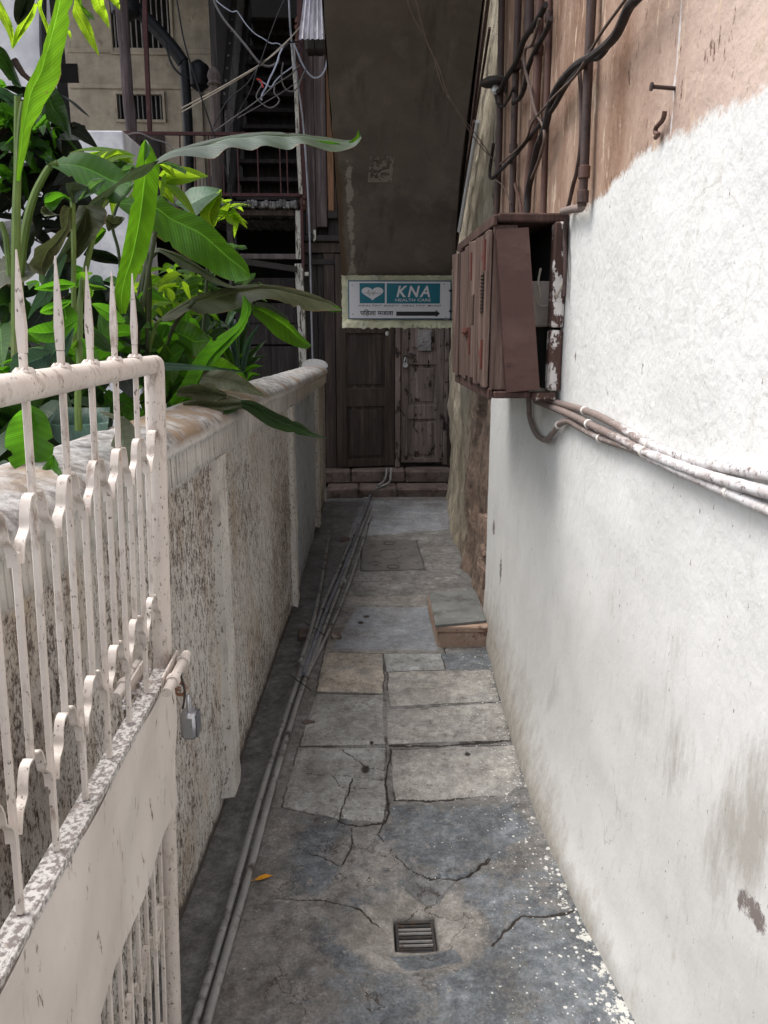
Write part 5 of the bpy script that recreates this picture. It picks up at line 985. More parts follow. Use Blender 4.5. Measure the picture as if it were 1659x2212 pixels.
for py,lab in ((1487,'wire tie binding the floor pipes near the garden wall pilaster'),(1372,'wire tie binding the floor pipes near the stone blocks')):
    P=[PZ(x,y,.012+.022*math.sin(math.pi*i/4)) for i,(x,y) in enumerate([(626+ (1487-py)*.27,py-30),(636+(1487-py)*.27,py-22),(650+(1487-py)*.3,py-12),(664+(1487-py)*.3,py-2),(672+(1487-py)*.3,py+6)])]; tag(MB().tube(P,.0025,6,smooth=4).build('tie_wire',m_iron,None,True),lab,'wire tie','wire ties on the floor pipes')
# ================================================================== WHITE HOUSE BEHIND THE GARDEN
wh=thing('white_house','white limewashed house with a low annex behind the garden plants','house',(-3.5,7.3,0))
hb('annex_wall',m_white,wh,(-6,-1.914,7.0,7.9,-.1,3.235),bev=.01); hb('main_wall',m_white,wh,(-7,-2.46,7.02,7.12,3.236,5.6),bev=.0)
b=MB(); b.tube([PY(92,-40,6.95),PY(93,100,6.95),PY(97,165,6.95)],.03,8); b.build('rain_pipe',m_black,wh,True)
# ================================================================== PLANTS
TORN=(lf_grey,lf_olive,lf_dark,lf_bright,lf_mid,lf_glow)
def blade(par,A,B,Y0,Y1,m,tilt=0.,fold=.03,mid=.5,nr=26,wave=.006,name='leaf',curl=0.):
    """long leaf blade between two edge outlines (base to tip); depth runs Y0 -> Y1; tilt = depth difference across; fold = midrib depth offset"""
    def rs(l,n):
        P=spline([Vector((x,y,0)) for x,y in l],10); d=[0]
        for p,q in zip(P[:-1],P[1:]): d.append(d[-1]+(q-p).length)
        out=[]; k=0
        for i in range(n):
            s=d[-1]*i/(n-1)
            while k<len(P)-2 and d[k+1]<s: k+=1
            t=(s-d[k])/max(d[k+1]-d[k],1e-6); out.append(P[k].lerp(P[k+1],min(max(t,0),1)))
        return out
    a=rs(A,nr); b_=rs(B,nr); us=[0,.14,.3,.44,.5,.56,.7,.86,1]; mapu=[0,.14*2*mid,.3*2*mid,.44*2*mid,mid,mid+(1-mid)*.12,mid+(1-mid)*.4,mid+(1-mid)*.72,1]
    b=MB(); uv=[]; ph=random.uniform(0,6)
    for i in range(nr):
        v=i/(nr-1); Yc=lerp(Y0,Y1,v)+curl*math.sin(math.pi*v)
        ta,tb=[(random.uniform(.1,.3) if m in TORN and 2<i<nr-3 and random.random()<.045 else 0) for _ in (0,1)]
        for u,w in zip(us,mapu):
            if u==0: w=ta*mid
            if u==1: w=1-tb*(1-mid)
            p=a[i].lerp(b_[i],w); k=abs(u-.5)*2
            yy=Yc+tilt*(w-.5)+fold*(1-k)*math.sin(math.pi*min(1,v*.9+.1))-fold*.25*math.sin(math.pi*k)+wave*k*math.sin(v*17+ph+u*4)
            b.v.append(tuple(PY(p.x,p.y,yy))); uv.append((u,v))
    n=len(us)
    for i in range(nr-1):
        for j in range(n-1): b.f.append((i*n+j,i*n+j+1,(i+1)*n+j+1,(i+1)*n+j))
    o=b.build(name,m,par,True); setuv(o,uv); return o
def setuv(o,uv):
    me=o.data; l=me.uv_layers.new(name='UVMap'); idx=np.zeros(len(me.loops),int); me.loops.foreach_get('vertex_index',idx); l.data.foreach_set('uv',np.array(uv)[idx].ravel())
def stalk(par,l,Y,r,m=None,Y1=None,name='stem'):
    n=len(l); return MB().tube([PY(x,y,lerp(Y,Y1 if Y1 else Y,i/(n-1))) for i,(x,y) in enumerate(l)],r,8,smooth=5).build(name,m or m_stem,par,True)
def oval(b,uv,base,d,side,L,W,droop=.2,fold=.25,n=6):
    """small ovate leaf added to mesh b"""
    d=d.normalized(); up=d.cross(side).normalized(); side=up.cross(d).normalized(); o=len(b.v)
    for i in range(n+1):
        t=i/n; w=W*math.sin(math.pi*min(1,t**.8*.97+.02))**.9*(1-.25*t); c=base+d*(L*t)-Vector((0,0,1))*(droop*L*t*t)
        for s in (-1,0,1): b.v.append(tuple(c+side*(s*w)+up*(abs(s)*w*fold))); uv.append((.5+.5*s,t))
    for i in range(n):
        for j in range(2): b.f.append((o+i*3+j,o+i*3+j+1,o+(i+1)*3+j+1,o+(i+1)*3+j))
def G(n): return thing(*n)
HG='tall banana leaved plants behind the garden wall'
Z2=lambda x,y:(x/4.1145,y/4.1145+288); Z1=lambda x,y:(x/4.32,y/4.32); Z3=lambda x,y:(x/3.7566+288,y/3.7566+384); ZA=lambda x,y:(x/2.2737,y/2.2737+528)
def q1(*l): return [Z1(*p) for p in l]
def q2(*l): return [Z2(*p) for p in l]
def q3(*l): return [Z3(*p) for p in l]
def qa(*l): return [ZA(*p) for p in l]
def plant(lab,px,Y,grp=HG,name='banana_plant',cat='plant'):
    q=PY(px,900,Y); return thing(name,lab,cat,(q.x,Y,.2),grp)
# 1 tall bright furled leaf at the top left
p=plant('plant with one very tall upright bright green leaf reaching out of the top left',45,1.95)
blade(p,q1((150,1690),(155,1560),(170,1400),(185,1230),(215,950),(235,820),(330,640),(400,440),(470,200),(520,0),(580,-300)),q1((190,1690),(215,1560),(270,1330),(300,1180),(380,1060),(420,960),(560,740),(570,560),(620,360),(680,0),(700,-300)),1.95,1.85,lf_bright,tilt=.12,fold=.05,mid=.25)
stalk(p,q1((155,3600),(150,2600),(152,2000),(165,1600),(190,1150),(215,950)),2.0,(.014,.006))
stalk(p,q1((175,3600),(165,2700),(155,1900),(155,1300),(160,900)),2.03,.007)
# 2 plant with the arched leaf and thick stalk
p=plant('plant with a thick pale stalk bending over into a broad arched leaf',70,2.5)
blade(p,[(108,352),(124,345),(150,331),(175,328),(205,334),(240,350),(262,366),(285,392)],[(112,360),(135,372),(160,390),(190,408),(215,425),(245,440),(268,430),(290,400)],2.5,2.7,lf_mid,tilt=-.2,fold=.03,mid=.45)
blade(p,[(98,343),(104,338),(112,340),(121,350)],[(97,346),(101,356),(110,358),(121,352)],2.48,2.5,lf_blue,nr=10)
stalk(p,[(36,800),(40,640),(48,545),(60,470),(75,420),(92,385),(108,360),(124,352)],2.5,(.016,.009))
# 3 grey long leaf crossing the picture, over the alley
p=plant('plant whose long grey green leaf stretches across to the stair soffit',125,2.6)
blade(p,[(330,352),(360,330),(400,316),(432,307),(501,292),(571,285),(640,288),(710,297),(755,303),(779,292)],[(334,356),(380,338),(420,338),(463,342),(494,318),(543,325),(571,314),(624,324),(654,310),(718,328),(765,317),(781,298)],2.62,3.15,lf_grey,tilt=-.16,fold=.02,mid=.25,nr=44)
blade(p,[(654,309),(680,304),(712,305),(735,310)],[(654,310),(680,318),(705,322),(735,315)],3.02,3.1,lf_mid,nr=8,fold=.0)
blade(p,[(752,308),(762,300),(770,292),(774,279)],[(765,315),(776,310),(780,298),(775,279)],3.13,3.17,lf_bright,nr=8,fold=.01)
blade(p,[(335,348),(290,365),(250,397),(215,420),(196,435),(175,470),(155,500),(135,535),(121,560)],[(345,345),(312,380),(255,403),(232,444),(210,450),(190,482),(170,508),(165,527),(127,562)],2.62,2.4,lf_grey,tilt=.14,fold=.02,mid=.3,nr=36)
stalk(p,[(172,800),(168,700),(178,620),(190,560),(205,500),(222,445),(232,430)],2.5,(.011,.007))
# 4 bright vertical leaf
p=plant('plant with a lime green leaf coloured as backlit hanging straight down in the middle',290,2.9)
blade(p,[(313,302),(304,315),(296,345),(290,385),(283,440),(273,500),(261,560),(252,600),(247,640),(258,678)],[(316,302),(328,318),(340,345),(345,362),(340,420),(335,470),(325,520),(315,560),(295,600),(272,678)],2.95,2.75,lf_glow,tilt=.16,fold=.035,mid=.42,nr=32)
blade(p,[(310,306),(302,325),(296,352),(292,362)],[(316,302),(324,314),(322,335),(300,362)],2.93,2.9,lf_pale,nr=9,fold=.01)
stalk(p,[(298,820),(300,720),(312,640),(322,580),(330,535),(336,500)],2.95,.008,m_stemd)
stalk(p,[(318,800),(318,690),(318,620),(320,560)],2.98,.008,m_stemd)
# 5 big diagonal leaf
p=plant('plant with a broad green leaf coloured as backlit slanting down to the right',335,3.2)
blade(p,[(243,430),(290,424),(340,420),(372,444),(402,456),(440,472),(470,500),(503,535),(532,567),(541,598)],[(262,452),(300,480),(332,506),(366,530),(402,555),(440,575),(470,595),(498,606),(520,608),(540,602)],3.1,3.3,lf_glow,tilt=-.22,fold=.03,mid=.34,nr=34)
blade(p,q3((110,640),(180,570),(290,590),(400,630),(500,690),(600,760),(720,840),(840,890)),q3((130,650),(200,600),(330,680),(400,740),(520,780),(640,850),(760,890),(838,895)),3.3,3.35,lf_olive,tilt=-.1,mid=.4)
stalk(p,q3((10,1480),(50,1100),(90,800),(120,650),(150,600)),3.25,.009,m_stemd); stalk(p,q3((130,1200),(135,900),(120,680)),3.27,.008,m_stemd); stalk(p,q3((30,1000),(100,720),(190,600)),3.4,.008,m_stemd)
# 6 folded leaf with a pale sheen in its colour
p=plant('plant with a folded leaf, coloured pale for sheen above and lime below, near the veranda slab',440,3.6)
blade(p,q3((340,200),(400,140),(470,82),(560,70),(640,75),(712,92)),q3((345,215),(400,250),(470,315),(520,300),(590,225),(700,130)),3.6,3.55,lf_pale,tilt=-.25,fold=.03)
blade(p,q3((712,92),(640,160),(570,230),(538,280),(560,340),(645,412)),q3((714,95),(718,150),(708,220),(690,300),(670,370),(650,415)),3.56,3.5,lf_lime,tilt=.06)
blade(p,q3((205,25),(210,80),(230,130),(280,180),(325,215)),q3((215,20),(260,40),(290,90),(325,150),(332,215)),3.5,3.5,lf_lime)
blade(p,q3((735,535),(790,530),(850,545),(905,548),(926,572)),q3((740,540),(790,590),(830,575),(880,585),(926,578)),3.7,3.7,lf_pale)
stalk(p,[(430,820),(440,700),(450,560),(455,470),(460,420)],3.6,.008,m_stemd)
# 7 drooping olive leaves in the middle left
p=plant('plant with dull drooping olive leaves and a pale thin stalk behind the gate spears',158,2.35)
blade(p,q2((640,660),(560,640),(530,740),(530,850),(420,960),(310,1020),(300,1090),(255,1170),(300,1230),(390,1272)),q2((650,660),(660,760),(650,830),(600,900),(560,990),(520,1060),(480,1110),(470,1160),(430,1210),(395,1275)),2.35,2.2,lf_olive,tilt=.1,fold=.03,mid=.55)
blade(p,q2((700,640),(660,760),(660,860),(620,960),(560,1060),(530,1120),(600,1150),(640,1130)),q2((900,640),(950,700),(930,800),(860,900),(800,980),(740,1060),(690,1110),(645,1135)),2.4,2.45,lf_olive,tilt=-.1,mid=.35)
blade(p,q2((640,600),(600,530),(580,450),(620,430),(700,440),(780,470)),q2((645,610),(680,620),(700,590),(740,560),(790,530),(800,500)),2.35,2.3,lf_grey,nr=12)
blade(p,q2((690,590),(740,520),(790,430),(840,400),(930,402)),q2((700,600),(780,560),(860,520),(910,460),(940,415)),2.3,2.3,lf_pale,nr=12)  # second blade is the highlight of the folded leaf, built as a pale blade
blade(p,q2((640,600),(560,530),(470,520),(400,545),(390,600)),q2((640,612),(600,590),(560,580),(470,690),(400,640)),2.3,2.28,lf_mid,nr=14)
blade(p,q2((380,650),(360,680),(370,720),(400,740)),q2((400,640),(460,690),(500,720),(560,720)),2.3,2.28,lf_olive,nr=8)
stalk(p,q2((660,1900),(655,1600),(655,1300),(655,1000),(650,800),(645,620),(620,450)),2.36,.0075)
# 8 dark leaves low left
p=plant('plant with large dark leaves low at the left picture edge',20,2.6)
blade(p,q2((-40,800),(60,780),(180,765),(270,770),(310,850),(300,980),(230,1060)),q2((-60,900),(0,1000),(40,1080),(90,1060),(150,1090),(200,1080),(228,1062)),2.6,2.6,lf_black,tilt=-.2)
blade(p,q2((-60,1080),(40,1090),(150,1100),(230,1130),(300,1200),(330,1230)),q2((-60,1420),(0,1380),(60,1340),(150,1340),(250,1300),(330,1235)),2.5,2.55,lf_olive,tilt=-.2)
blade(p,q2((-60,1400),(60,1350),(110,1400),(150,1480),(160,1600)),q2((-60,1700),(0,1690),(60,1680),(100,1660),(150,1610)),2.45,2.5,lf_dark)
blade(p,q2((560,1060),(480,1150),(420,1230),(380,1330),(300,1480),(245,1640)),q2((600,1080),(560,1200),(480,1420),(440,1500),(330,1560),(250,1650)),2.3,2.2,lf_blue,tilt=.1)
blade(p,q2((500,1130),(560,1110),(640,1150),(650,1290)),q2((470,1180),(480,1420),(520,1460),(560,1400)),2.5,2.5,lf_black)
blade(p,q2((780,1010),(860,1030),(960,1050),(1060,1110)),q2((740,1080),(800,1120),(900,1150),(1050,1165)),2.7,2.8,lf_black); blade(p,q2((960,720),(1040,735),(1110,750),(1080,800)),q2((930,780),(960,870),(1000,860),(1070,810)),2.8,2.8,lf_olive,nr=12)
blade(p,q2((800,900),(850,880),(900,830),(940,850)),q2((795,1005),(850,990),(910,930),(945,870)),2.75,2.8,lf_bright,nr=10)
stalk(p,q2((110,1900),(110,1500),(80,1200),(55,950),(30,850),(5,790)),2.5,(.011,.008))
# 9 second long leaf reaching to the sign
p=plant('plant with a long brownish green leaf reaching to the left edge of the sign',345,3.0)
blade(p,[(345,690),(362,674),(386,660),(421,640),(474,624),(528,615),(581,615),(634,623),(687,639),(722,655),(738,668)],[(352,694),(378,690),(408,671),(434,680),(477,676),(522,664),(557,648),(594,647),(634,663),(669,672),(712,671),(737,671)],3.0,3.75,lf_olive,tilt=-.15,fold=.03,mid=.3,nr=40)
blade(p,[(702,664),(718,660),(730,663),(738,670)],[(700,670),(715,673),(728,675),(739,672)],3.70,3.74,lf_mid,nr=8,fold=.0)
blade(p,[(545,662),(554,657),(594,673),(623,692),(642,714),(660,733),(672,745)],[(546,680),(570,701),(594,725),(621,741),(643,750),(661,754),(672,748)],3.3,3.6,lf_glow,tilt=-.2,fold=.04,mid=.3)
blade(p,[(552,652),(575,654),(600,668),(622,684)],[(552,660),(580,668),(605,682),(624,693)],3.32,3.5,lf_grey,nr=10,fold=.01)
stalk(p,[(318,800),(325,745),(336,705),(348,690)],3.0,.007); stalk(p,[(340,820),(362,740),(385,690),(420,650)],3.1,.008,m_stemd)
# 10 twisted ribbon leaf
p=plant('plant with a twisted ribbon like leaf standing over the wall cap',430,2.95)
blade(p,[(525,637),(524,653),(517,690),(500,708),(474,725),(437,754),(416,783),(402,810),(385,840),(366,866)],[(527,637),(540,655),(543,671),(528,709),(501,741),(469,778),(452,812),(436,845),(410,872),(375,888)],3.0,2.8,lf_mid,tilt=.2,fold=.05,mid=.62,nr=36)
blade(p,[(366,716),(381,694),(413,698),(440,716),(455,732)],[(360,728),(385,745),(405,765),(422,772),(452,738)],3.2,3.2,lf_glow,tilt=-.1)
blade(p,[(453,780),(478,772),(502,786),(525,805),(533,822)],[(456,800),(480,820),(505,824),(520,828),(533,824)],3.0,3.1,lf_glow)
blade(p,[(345,782),(390,785),(440,790),(500,797),(530,802)],[(345,801),(400,800),(440,800),(490,805),(530,804)],2.5,2.9,lf_blue,tilt=-.15)
blade(p,[(440,800),(490,800),(520,812),(550,835),(575,856)],[(430,830),(470,842),(510,846),(545,852),(574,859)],2.6,2.7,lf_olive,tilt=-.1)
blade(p,[(385,838),(420,830),(460,835),(490,850)],[(380,855),(420,862),(455,868),(488,862)],2.5,2.6,lf_olive)
# 11 leaf lying over the wall cap
p=plant('plant with a torn dark leaf lying over the wall cap and hanging into the alley',500,2.6)
blade(p,[(400,886),(440,882),(480,872),(520,864),(552,868),(600,893),(651,915),(672,932),(706,946)],[(402,890),(440,896),(490,894),(524,884),(555,904),(586,923),(625,935),(655,941),(704,948)],2.5,2.95,lf_dark,tilt=-.12,fold=.04,mid=.45,nr=32)
blade(p,[(395,870),(430,862),(470,866),(520,864)],[(398,889),(440,888),(480,886),(522,882)],2.5,2.6,lf_olive,nr=12)
# 12 lime leaves hanging from above and canopy tree
tree=thing('garden_tree','garden tree with shade painted into its dark leaves and sun into the lime leaves hanging at the top left','tree',(-2.6,4.6,.2))
MB().tube([(-2.55,5.0,-.1),(-2.5,4.95,1.2),(-2.42,4.9,2.2),(-2.5,4.9,3.4),(-2.7,4.7,5.0),(-2.8,4.6,6.2)],(.17,.07),10,smooth=5,jit=.08).build('trunk',m_bark,tree,True)
b=MB(); b.tube([(-2.42,4.9,2.1),(-2.1,4.85,2.6),(-1.95,4.8,2.85)],(.09,.04),8,smooth=4,jit=.08).tube([(-2.45,4.9,2.6),(-2.7,4.8,3.3),(-3.1,4.7,4.2)],(.09,.04),8,smooth=4).tube([(-2.6,4.8,4.4),(-1.9,4.4,5.1),(-1.2,4.2,5.4)],(.07,.02),8,smooth=4).tube([(-2.7,4.7,5.0),(-2.6,3.6,5.6),(-2.2,2.6,5.5)],(.06,.02),8,smooth=4).tube(q:=[PY(x,y,4.3) for x,y in ((30,130),(50,160),(85,190))],(.02,.01),6).build('branch',m_bark,tree,True)
for A,B,Y,m in ((q1((690,40),(675,130),(720,220),(780,330),(850,430),(915,515)),q1((700,-40),(780,120),(830,190),(870,290),(890,380),(928,515)),2.5,lf_lime),
  (q1((830,-60),(850,20),(880,90),(950,180),(1018,265)),q1((960,-60),(975,40),(1005,130),(1015,200),(1022,265)),2.6,lf_lime),
  (q1((690,-60),(700,30),(760,120),(810,180),(878,188)),q1((780,-60),(760,20),(800,80),(860,130),(880,180)),2.55,lf_bright),
  (q1((1000,-40),(1040,20),(1080,60),(1115,92)),q1((1100,-40),(1110,0),(1120,50),(1118,92)),2.7,lf_lime),
  (q1((340,20),(360,100),(390,180),(420,260),(440,325)),q1((400,-20),(390,80),(440,200),(460,260),(445,325)),2.3,lf_lime),
  (q1((-60,60),(0,180),(60,290),(90,370),(112,460)),q1((-20,-40),(60,110),(110,220),(130,330),(116,460)),2.2,lf_lime),
  (q1((300,20),(230,120),(170,220),(130,330),(118,455)),q1((350,40),(330,130),(280,230),(210,330),(122,455)),2.2,lf_lime),
  (q1((630,290),(640,330),(665,368)),q1((650,280),(665,310),(668,366)),2.5,lf_lime)):
    blade(tree,A,B,Y,Y+.05,m,tilt=.04,fold=.02,nr=16)
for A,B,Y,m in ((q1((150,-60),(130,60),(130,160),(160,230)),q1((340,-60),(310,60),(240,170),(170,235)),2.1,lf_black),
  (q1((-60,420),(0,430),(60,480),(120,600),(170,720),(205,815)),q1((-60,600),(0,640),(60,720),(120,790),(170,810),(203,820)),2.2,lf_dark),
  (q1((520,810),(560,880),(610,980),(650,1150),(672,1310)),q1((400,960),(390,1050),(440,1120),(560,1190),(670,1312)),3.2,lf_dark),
  (q1((420,1060),(360,1130),(320,1180),(300,1200)),q1((440,1130),(400,1170),(350,1200),(310,1215)),3.1,lf_mid),
  (q1((0,810),(60,830),(140,880),(215,870)),q1((-20,900),(60,950),(120,1000),(200,920)),2.4,lf_blue),
  (q1((-60,730),(0,735),(40,760),(62,800)),q1((-60,800),(0,830),(40,815),(60,806)),2.5,lf_mid)):
    blade(tree,A,B,Y,Y+.08,m,tilt=.06,fold=.03,nr=16)
def foliage(par,n,boxf,L,W,m,name='foliage',droop=.3):
    b=MB(); uv=[]
    for _ in range(n):
        c=boxf(); d=Vector((random.gauss(0,1),random.gauss(0,1),random.gauss(-.1,.55))); s=Vector((random.gauss(0,1),random.gauss(0,1),random.gauss(0,.6)))
        if d.length<.1 or d.cross(s).length<.1: continue
        if c.z<1.75 and c.x+max(0,d.normalized().x)*L*1.3>float(gwx(c.y,1))-.20: continue
        oval(b,uv,c,d,s,L*random.uniform(.6,1.3),W*random.uniform(.7,1.2),droop)
    o=b.build(name,m,par,True); setuv(o,uv); return o
def pxbox(x0,x1,y0,y1,Y0,Y1):
    def f():
        return PY(random.uniform(x0,x1),random.uniform(y0,y1),random.uniform(Y0,Y1))
    return f
def clump(cs):
    def f():
        c,r=random.choice(cs); v=Vector((random.gauss(0,1),random.gauss(0,1),random.gauss(0,1))).normalized()*r*random.random()**.5; return Vector(c)+v
    return f
foliage(tree,500,clump([((random.uniform(-4.2,-2.2),random.uniform(3.6,5.2),random.uniform(4.6,6.2)),random.uniform(.4,.7)) for _ in range(12)]),.26,.06,lf_dark,'crown')  # unseen upper crown, put in to keep the garden behind dark
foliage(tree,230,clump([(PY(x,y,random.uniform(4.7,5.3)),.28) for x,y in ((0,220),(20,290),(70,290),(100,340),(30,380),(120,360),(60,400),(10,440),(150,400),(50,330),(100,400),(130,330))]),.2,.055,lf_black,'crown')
foliage(tree,60,clump([(PY(x,y,4.6),.14) for x,y in ((20,260),(60,300),(30,340),(90,270),(10,380))]),.16,.045,lf_mid,'crown')
# 13 small broadleaf shrub in front of the wall behind the spears
p=plant('small bright green shrub with paired oval leaves growing between the gate spears',172,1.62,None,'broadleaf_shrub','shrub')
MB().tube([PY(x,y,1.62) for x,y in ((170,930),(168,860),(172,760),(174,680),(175,605))],(.008,.004),8,smooth=4).build('stem',m_stem,p,True)
def ol(A,B,Y,m,**k): return blade(p,qa(*A),qa(*B),Y,Y+.03,m,tilt=k.get('tilt',.03),fold=k.get('fold',.012),nr=14,wave=.002)
ol([(370,190),(300,170),(230,190),(168,215)],[(370,205),(310,225),(240,230),(170,222)],1.6,lf_mid)
ol([(425,185),(460,150),(500,160),(505,195)],[(430,190),(470,215),(520,222),(508,200)],1.6,lf_blue); ol([(425,190),(470,200),(500,205),(525,218)],[(425,200),(460,225),(500,222),(524,222)],1.58,lf_bright)
ol([(450,290),(500,288),(560,310),(618,375)],[(455,298),(490,340),(540,380),(610,385)],1.5,lf_mid); ol([(420,400),(470,420),(520,460),(553,525)],[(418,410),(440,470),(500,520),(548,530)],1.5,lf_dark)
ol([(400,455),(450,490),(490,560),(508,635)],[(398,465),(415,560),(450,620),(500,640)],1.48,lf_mid); ol([(380,365),(300,370),(200,390),(130,420)],[(380,380),(300,470),(200,480),(132,430)],1.62,lf_mid); ol([(360,400),(280,440),(220,490),(215,560)],[(365,420),(340,520),(290,590),(230,580)],1.66,lf_blue)
ol([(350,270),(280,275),(220,300),(195,330)],[(350,285),(290,330),(240,345),(200,338)],1.62,lf_mid); ol([(372,470),(350,500),(355,520)],[(378,470),(385,500),(360,524)],1.6,lf_bright); ol([(440,200),(430,240),(436,270)],[(446,200),(460,240),(440,272)],1.6,lf_bright)
foliage(p,60,clump([(PY(x,y,1.62),.02) for x,y in ((175,605),(172,625),(176,645),(172,668),(174,690))]),.035,.009,lf_bright,'leaflets')
ol([(250,520),(150,510),(60,550),(50,620)],[(255,540),(240,600),(160,640),(60,650)],1.66,lf_blue); ol([(60,560),(30,570),(8,580)],[(60,570),(40,582),(10,585)],1.6,lf_mid)
# 14 big round leaves hanging between gate and wall
p=plant('plant with large round dark leaves hanging behind the gate bars',55,1.5,None,'broadleaf_plant','plant')
blade(p,qa((150,790),(80,830),(35,900),(25,1000),(60,1090),(130,1118)),qa((155,790),(220,830),(255,920),(262,1020),(220,1110),(135,1120)),1.5,1.42,lf_mid,tilt=.08,fold=.03)
blade(p,qa((260,1035),(200,1110),(180,1200),(200,1290),(245,1330)),qa((265,1035),(300,1110),(315,1200),(300,1290),(250,1330)),1.45,1.28,lf_mid,fold=.02)
blade(p,qa((-20,1080),(30,1060),(70,1120),(75,1200),(0,1230)),qa((-40,1100),(-30,1180),(-20,1220),(-10,1230)),1.5,1.4,lf_dark)
blade(p,qa((230,860),(300,805),(420,802),(540,800)),qa((235,900),(290,975),(400,970),(525,950)),1.95,1.95,lf_blue,tilt=-.1,fold=.03)
blade(p,qa((490,820),(560,830),(640,870),(685,960),(650,1085)),qa((500,830),(570,880),(540,1000),(520,1090),(640,1086)),1.7,1.62,lf_olive,tilt=.1)
blade(p,qa((30,700),(0,720),(-30,760)),qa((60,760),(20,800),(-20,800)),1.9,1.9,lf_mid)
blade(p,qa((400,960),(360,1010),(350,1080)),qa((420,970),(420,1030),(360,1084)),1.9,1.8,lf_bright,nr=10)
foliage(p,150,pxbox(-60,330,800,1010,1.95,2.6),.20,.055,lf_dark,'foliage')
foliage(p,70,pxbox(0,340,700,960,2.3,2.8),.16,.04,lf_mid,'foliage')
# 15 undergrowth shrubs
UG='leafy shrubs behind the garden wall'
def shrub(lab,parts,px,Y):
    p=plant(lab,px,Y,UG,'leafy_shrub','shrub'); q=PY(px,900,Y); MB().tube([(q.x,Y,.2),(q.x+.03,Y,.9),(q.x,Y+.02,1.5)],(.02,.006),7,smooth=4).build('stem',m_stemd,p,True)
    for n,bx,L,W,m in parts: foliage(p,n,bx,L,W,m)
    return p
shrub('mass of small bright leaves seen between the bright hanging leaf and the dark veranda',[(110,pxbox(300,470,575,700,3.8,4.8),.12,.026,lf_bright),(80,pxbox(300,500,600,760,4.0,5.0),.15,.035,lf_dark),(40,pxbox(300,420,590,690,3.7,4.2),.12,.03,lf_lime),(18,clump([(PY(545,600,4.2),.06),(PY(535,625,4.2),.07)]),.13,.026,lf_bright)],380,4.3)
shrub('mid green shrub filling the space just above the wall cap',[(120,pxbox(300,470,690,840,3.0,3.8),.15,.036,lf_mid),(60,pxbox(310,440,700,850,2.8,3.4),.12,.03,lf_bright),(60,pxbox(330,560,760,860,2.9,3.6),.17,.045,lf_dark)],400,3.3)
shrub('dark shrub behind the gate spears at the left edge',[(110,pxbox(-120,300,640,860,2.8,3.8),.22,.055,lf_dark),(80,pxbox(-60,300,620,820,2.7,3.4),.18,.045,lf_black),(50,pxbox(60,300,580,800,2.9,3.5),.12,.03,lf_mid)],100,3.1)
shrub('fern like sprays with a yellow leaf by the grey pier',[(26,clump([(PY(478,452,4.3),.05),(PY(500,460,4.3),.05)]),.12,.022,lf_lime),(16,clump([(PY(250,335,3.3),.03),(PY(345,380,3.4),.03)]),.16,.04,lf_lime)],480,4.3)
p=plant('mango like sprig with toothed lime leaves in front of the white annex',255,3.0,UG,'leafy_shrub','shrub')
blade(p,q2((905,235),(960,160),(1040,138),(1130,160),(1208,205)),q2((910,245),(980,260),(1060,225),(1140,215),(1209,208)),3.0,3.0,lf_lime,tilt=-.05); blade(p,q2((1060,330),(1110,285),(1170,270),(1210,300)),q2((1065,345),(1120,370),(1180,340),(1212,310)),3.1,3.1,lf_pale,nr=12); blade(p,q2((980,270),(1040,240),(1110,250),(1140,280)),q2((985,285),(1030,330),(1090,330),(1138,290)),3.15,3.15,lf_dark,nr=12)
blade(p,q2((1420,270),(1480,275),(1530,310),(1570,400)),q2((1418,285),(1450,320),(1500,360),(1565,402)),3.2,3.2,lf_lime,nr=12); blade(p,q2((1430,255),(1500,255),(1580,280),(1659,330)),q2((1432,262),(1500,290),(1580,330),(1655,365)),3.25,3.25,lf_pale,nr=12)
stalk(p,q2((1080,1700),(1060,1100),(1000,800),(1100,500),(1180,300)),3.05,.006,m_stemd)
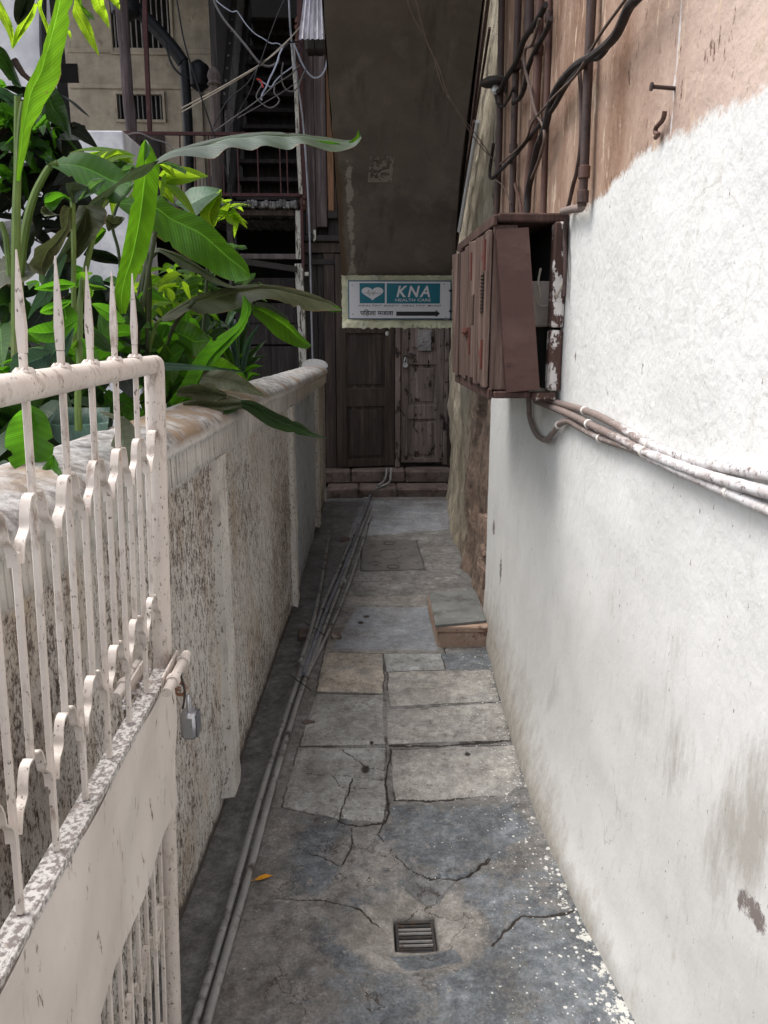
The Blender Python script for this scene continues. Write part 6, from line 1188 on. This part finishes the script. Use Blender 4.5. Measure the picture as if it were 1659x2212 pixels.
# 16 spiky plant at the end of the wall
p=plant('spiky strap leaved plant standing behind the far bend of the garden wall',520,4.6,None,'strap_leaf_plant','plant')
q0=PY(520,850,4.6)
for x0,y0,x1,y1,w,m in ((520,800,500,650,12,lf_blue),(525,800,560,700,12,lf_blue),(530,810,575,735,11,lf_dark),(520,800,540,690,13,lf_dark),(515,800,545,755,11,lf_mid),(525,815,577,765,11,lf_dark),(520,820,570,790,11,lf_mid),(510,800,470,680,12,lf_mid),(505,800,455,640,10,lf_bright),(512,790,510,690,10,lf_blue),(530,830,565,810,10,lf_mid),(500,810,480,720,11,lf_dark),(515,795,525,665,9,lf_pale),(490,700,533,655,14,lf_pale),(505,790,440,690,9,lf_bright)):
    nx,ny=-(y1-y0),(x1-x0); l=math.hypot(nx,ny); nx/=l; ny/=l; mx,my=(x0+x1)/2-8*nx,(y0+y1)/2-8*abs(ny)-4
    blade(p,[(x0-nx*w*.4,y0-ny*w*.4),(mx-nx*w*.6,my-ny*w*.6),(x1,y1)],[(x0+nx*w*.4,y0+ny*w*.4),(mx+nx*w*.6,my+ny*w*.6),(x1+1,y1)],4.6,4.6+random.uniform(-.15,.2),m,nr=12,fold=.02)
# ================================================================== LIGHT, SKY, CAMERA
w=bpy.data.worlds.new('World'); sc.world=w; w.use_nodes=True; nt=w.node_tree; bg=nt.nodes['Background']
sky=nt.nodes.new('ShaderNodeTexSky'); sky.sky_type='NISHITA'; sky.sun_disc=False
SUN_EL,SUN_AZ=rad(62),rad(-75)   # azimuth from +y towards +x
sky.sun_elevation=SUN_EL; sky.sun_rotation=SUN_AZ; sky.air_density=1.; sky.dust_density=3.5; sky.ozone_density=1.
hs=nt.nodes.new('ShaderNodeHueSaturation'); hs.inputs['Saturation'].default_value=.45; nt.links.new(sky.outputs[0],hs.inputs['Color']); nt.links.new(hs.outputs[0],bg.inputs[0]); bg.inputs[1].default_value=.15
L=bpy.data.lights.new('sun','SUN'); L.energy=1.0; L.angle=rad(32); L.color=(1,.985,.96); lo=bpy.data.objects.new('sun',L); col.objects.link(lo)
d=Vector((math.sin(SUN_AZ)*math.cos(SUN_EL),math.cos(SUN_AZ)*math.cos(SUN_EL),math.sin(SUN_EL))); lo.rotation_euler=d.to_track_quat('Z','Y').to_euler()
lo.location=(0,0,20)
cam=bpy.data.cameras.new('camera'); cam.sensor_fit='VERTICAL'; cam.sensor_height=36; cam.lens=36*F/2212; cam.clip_start=.05; cam.clip_end=500
co=bpy.data.objects.new('camera',cam); col.objects.link(co); co.location=C0; co.matrix_world=Matrix.Translation(C0)@Matrix((RT,UP,-FW)).transposed().to_4x4(); sc.camera=co
sc.view_settings.view_transform='Standard'; sc.view_settings.look='None'; sc.view_settings.exposure=1.22; sc.view_settings.gamma=1
sc.cycles.max_bounces=8; sc.cycles.diffuse_bounces=5; sc.cycles.transmission_bounces=4; sc.cycles.glossy_bounces=2; sc.cycles.use_denoising=True
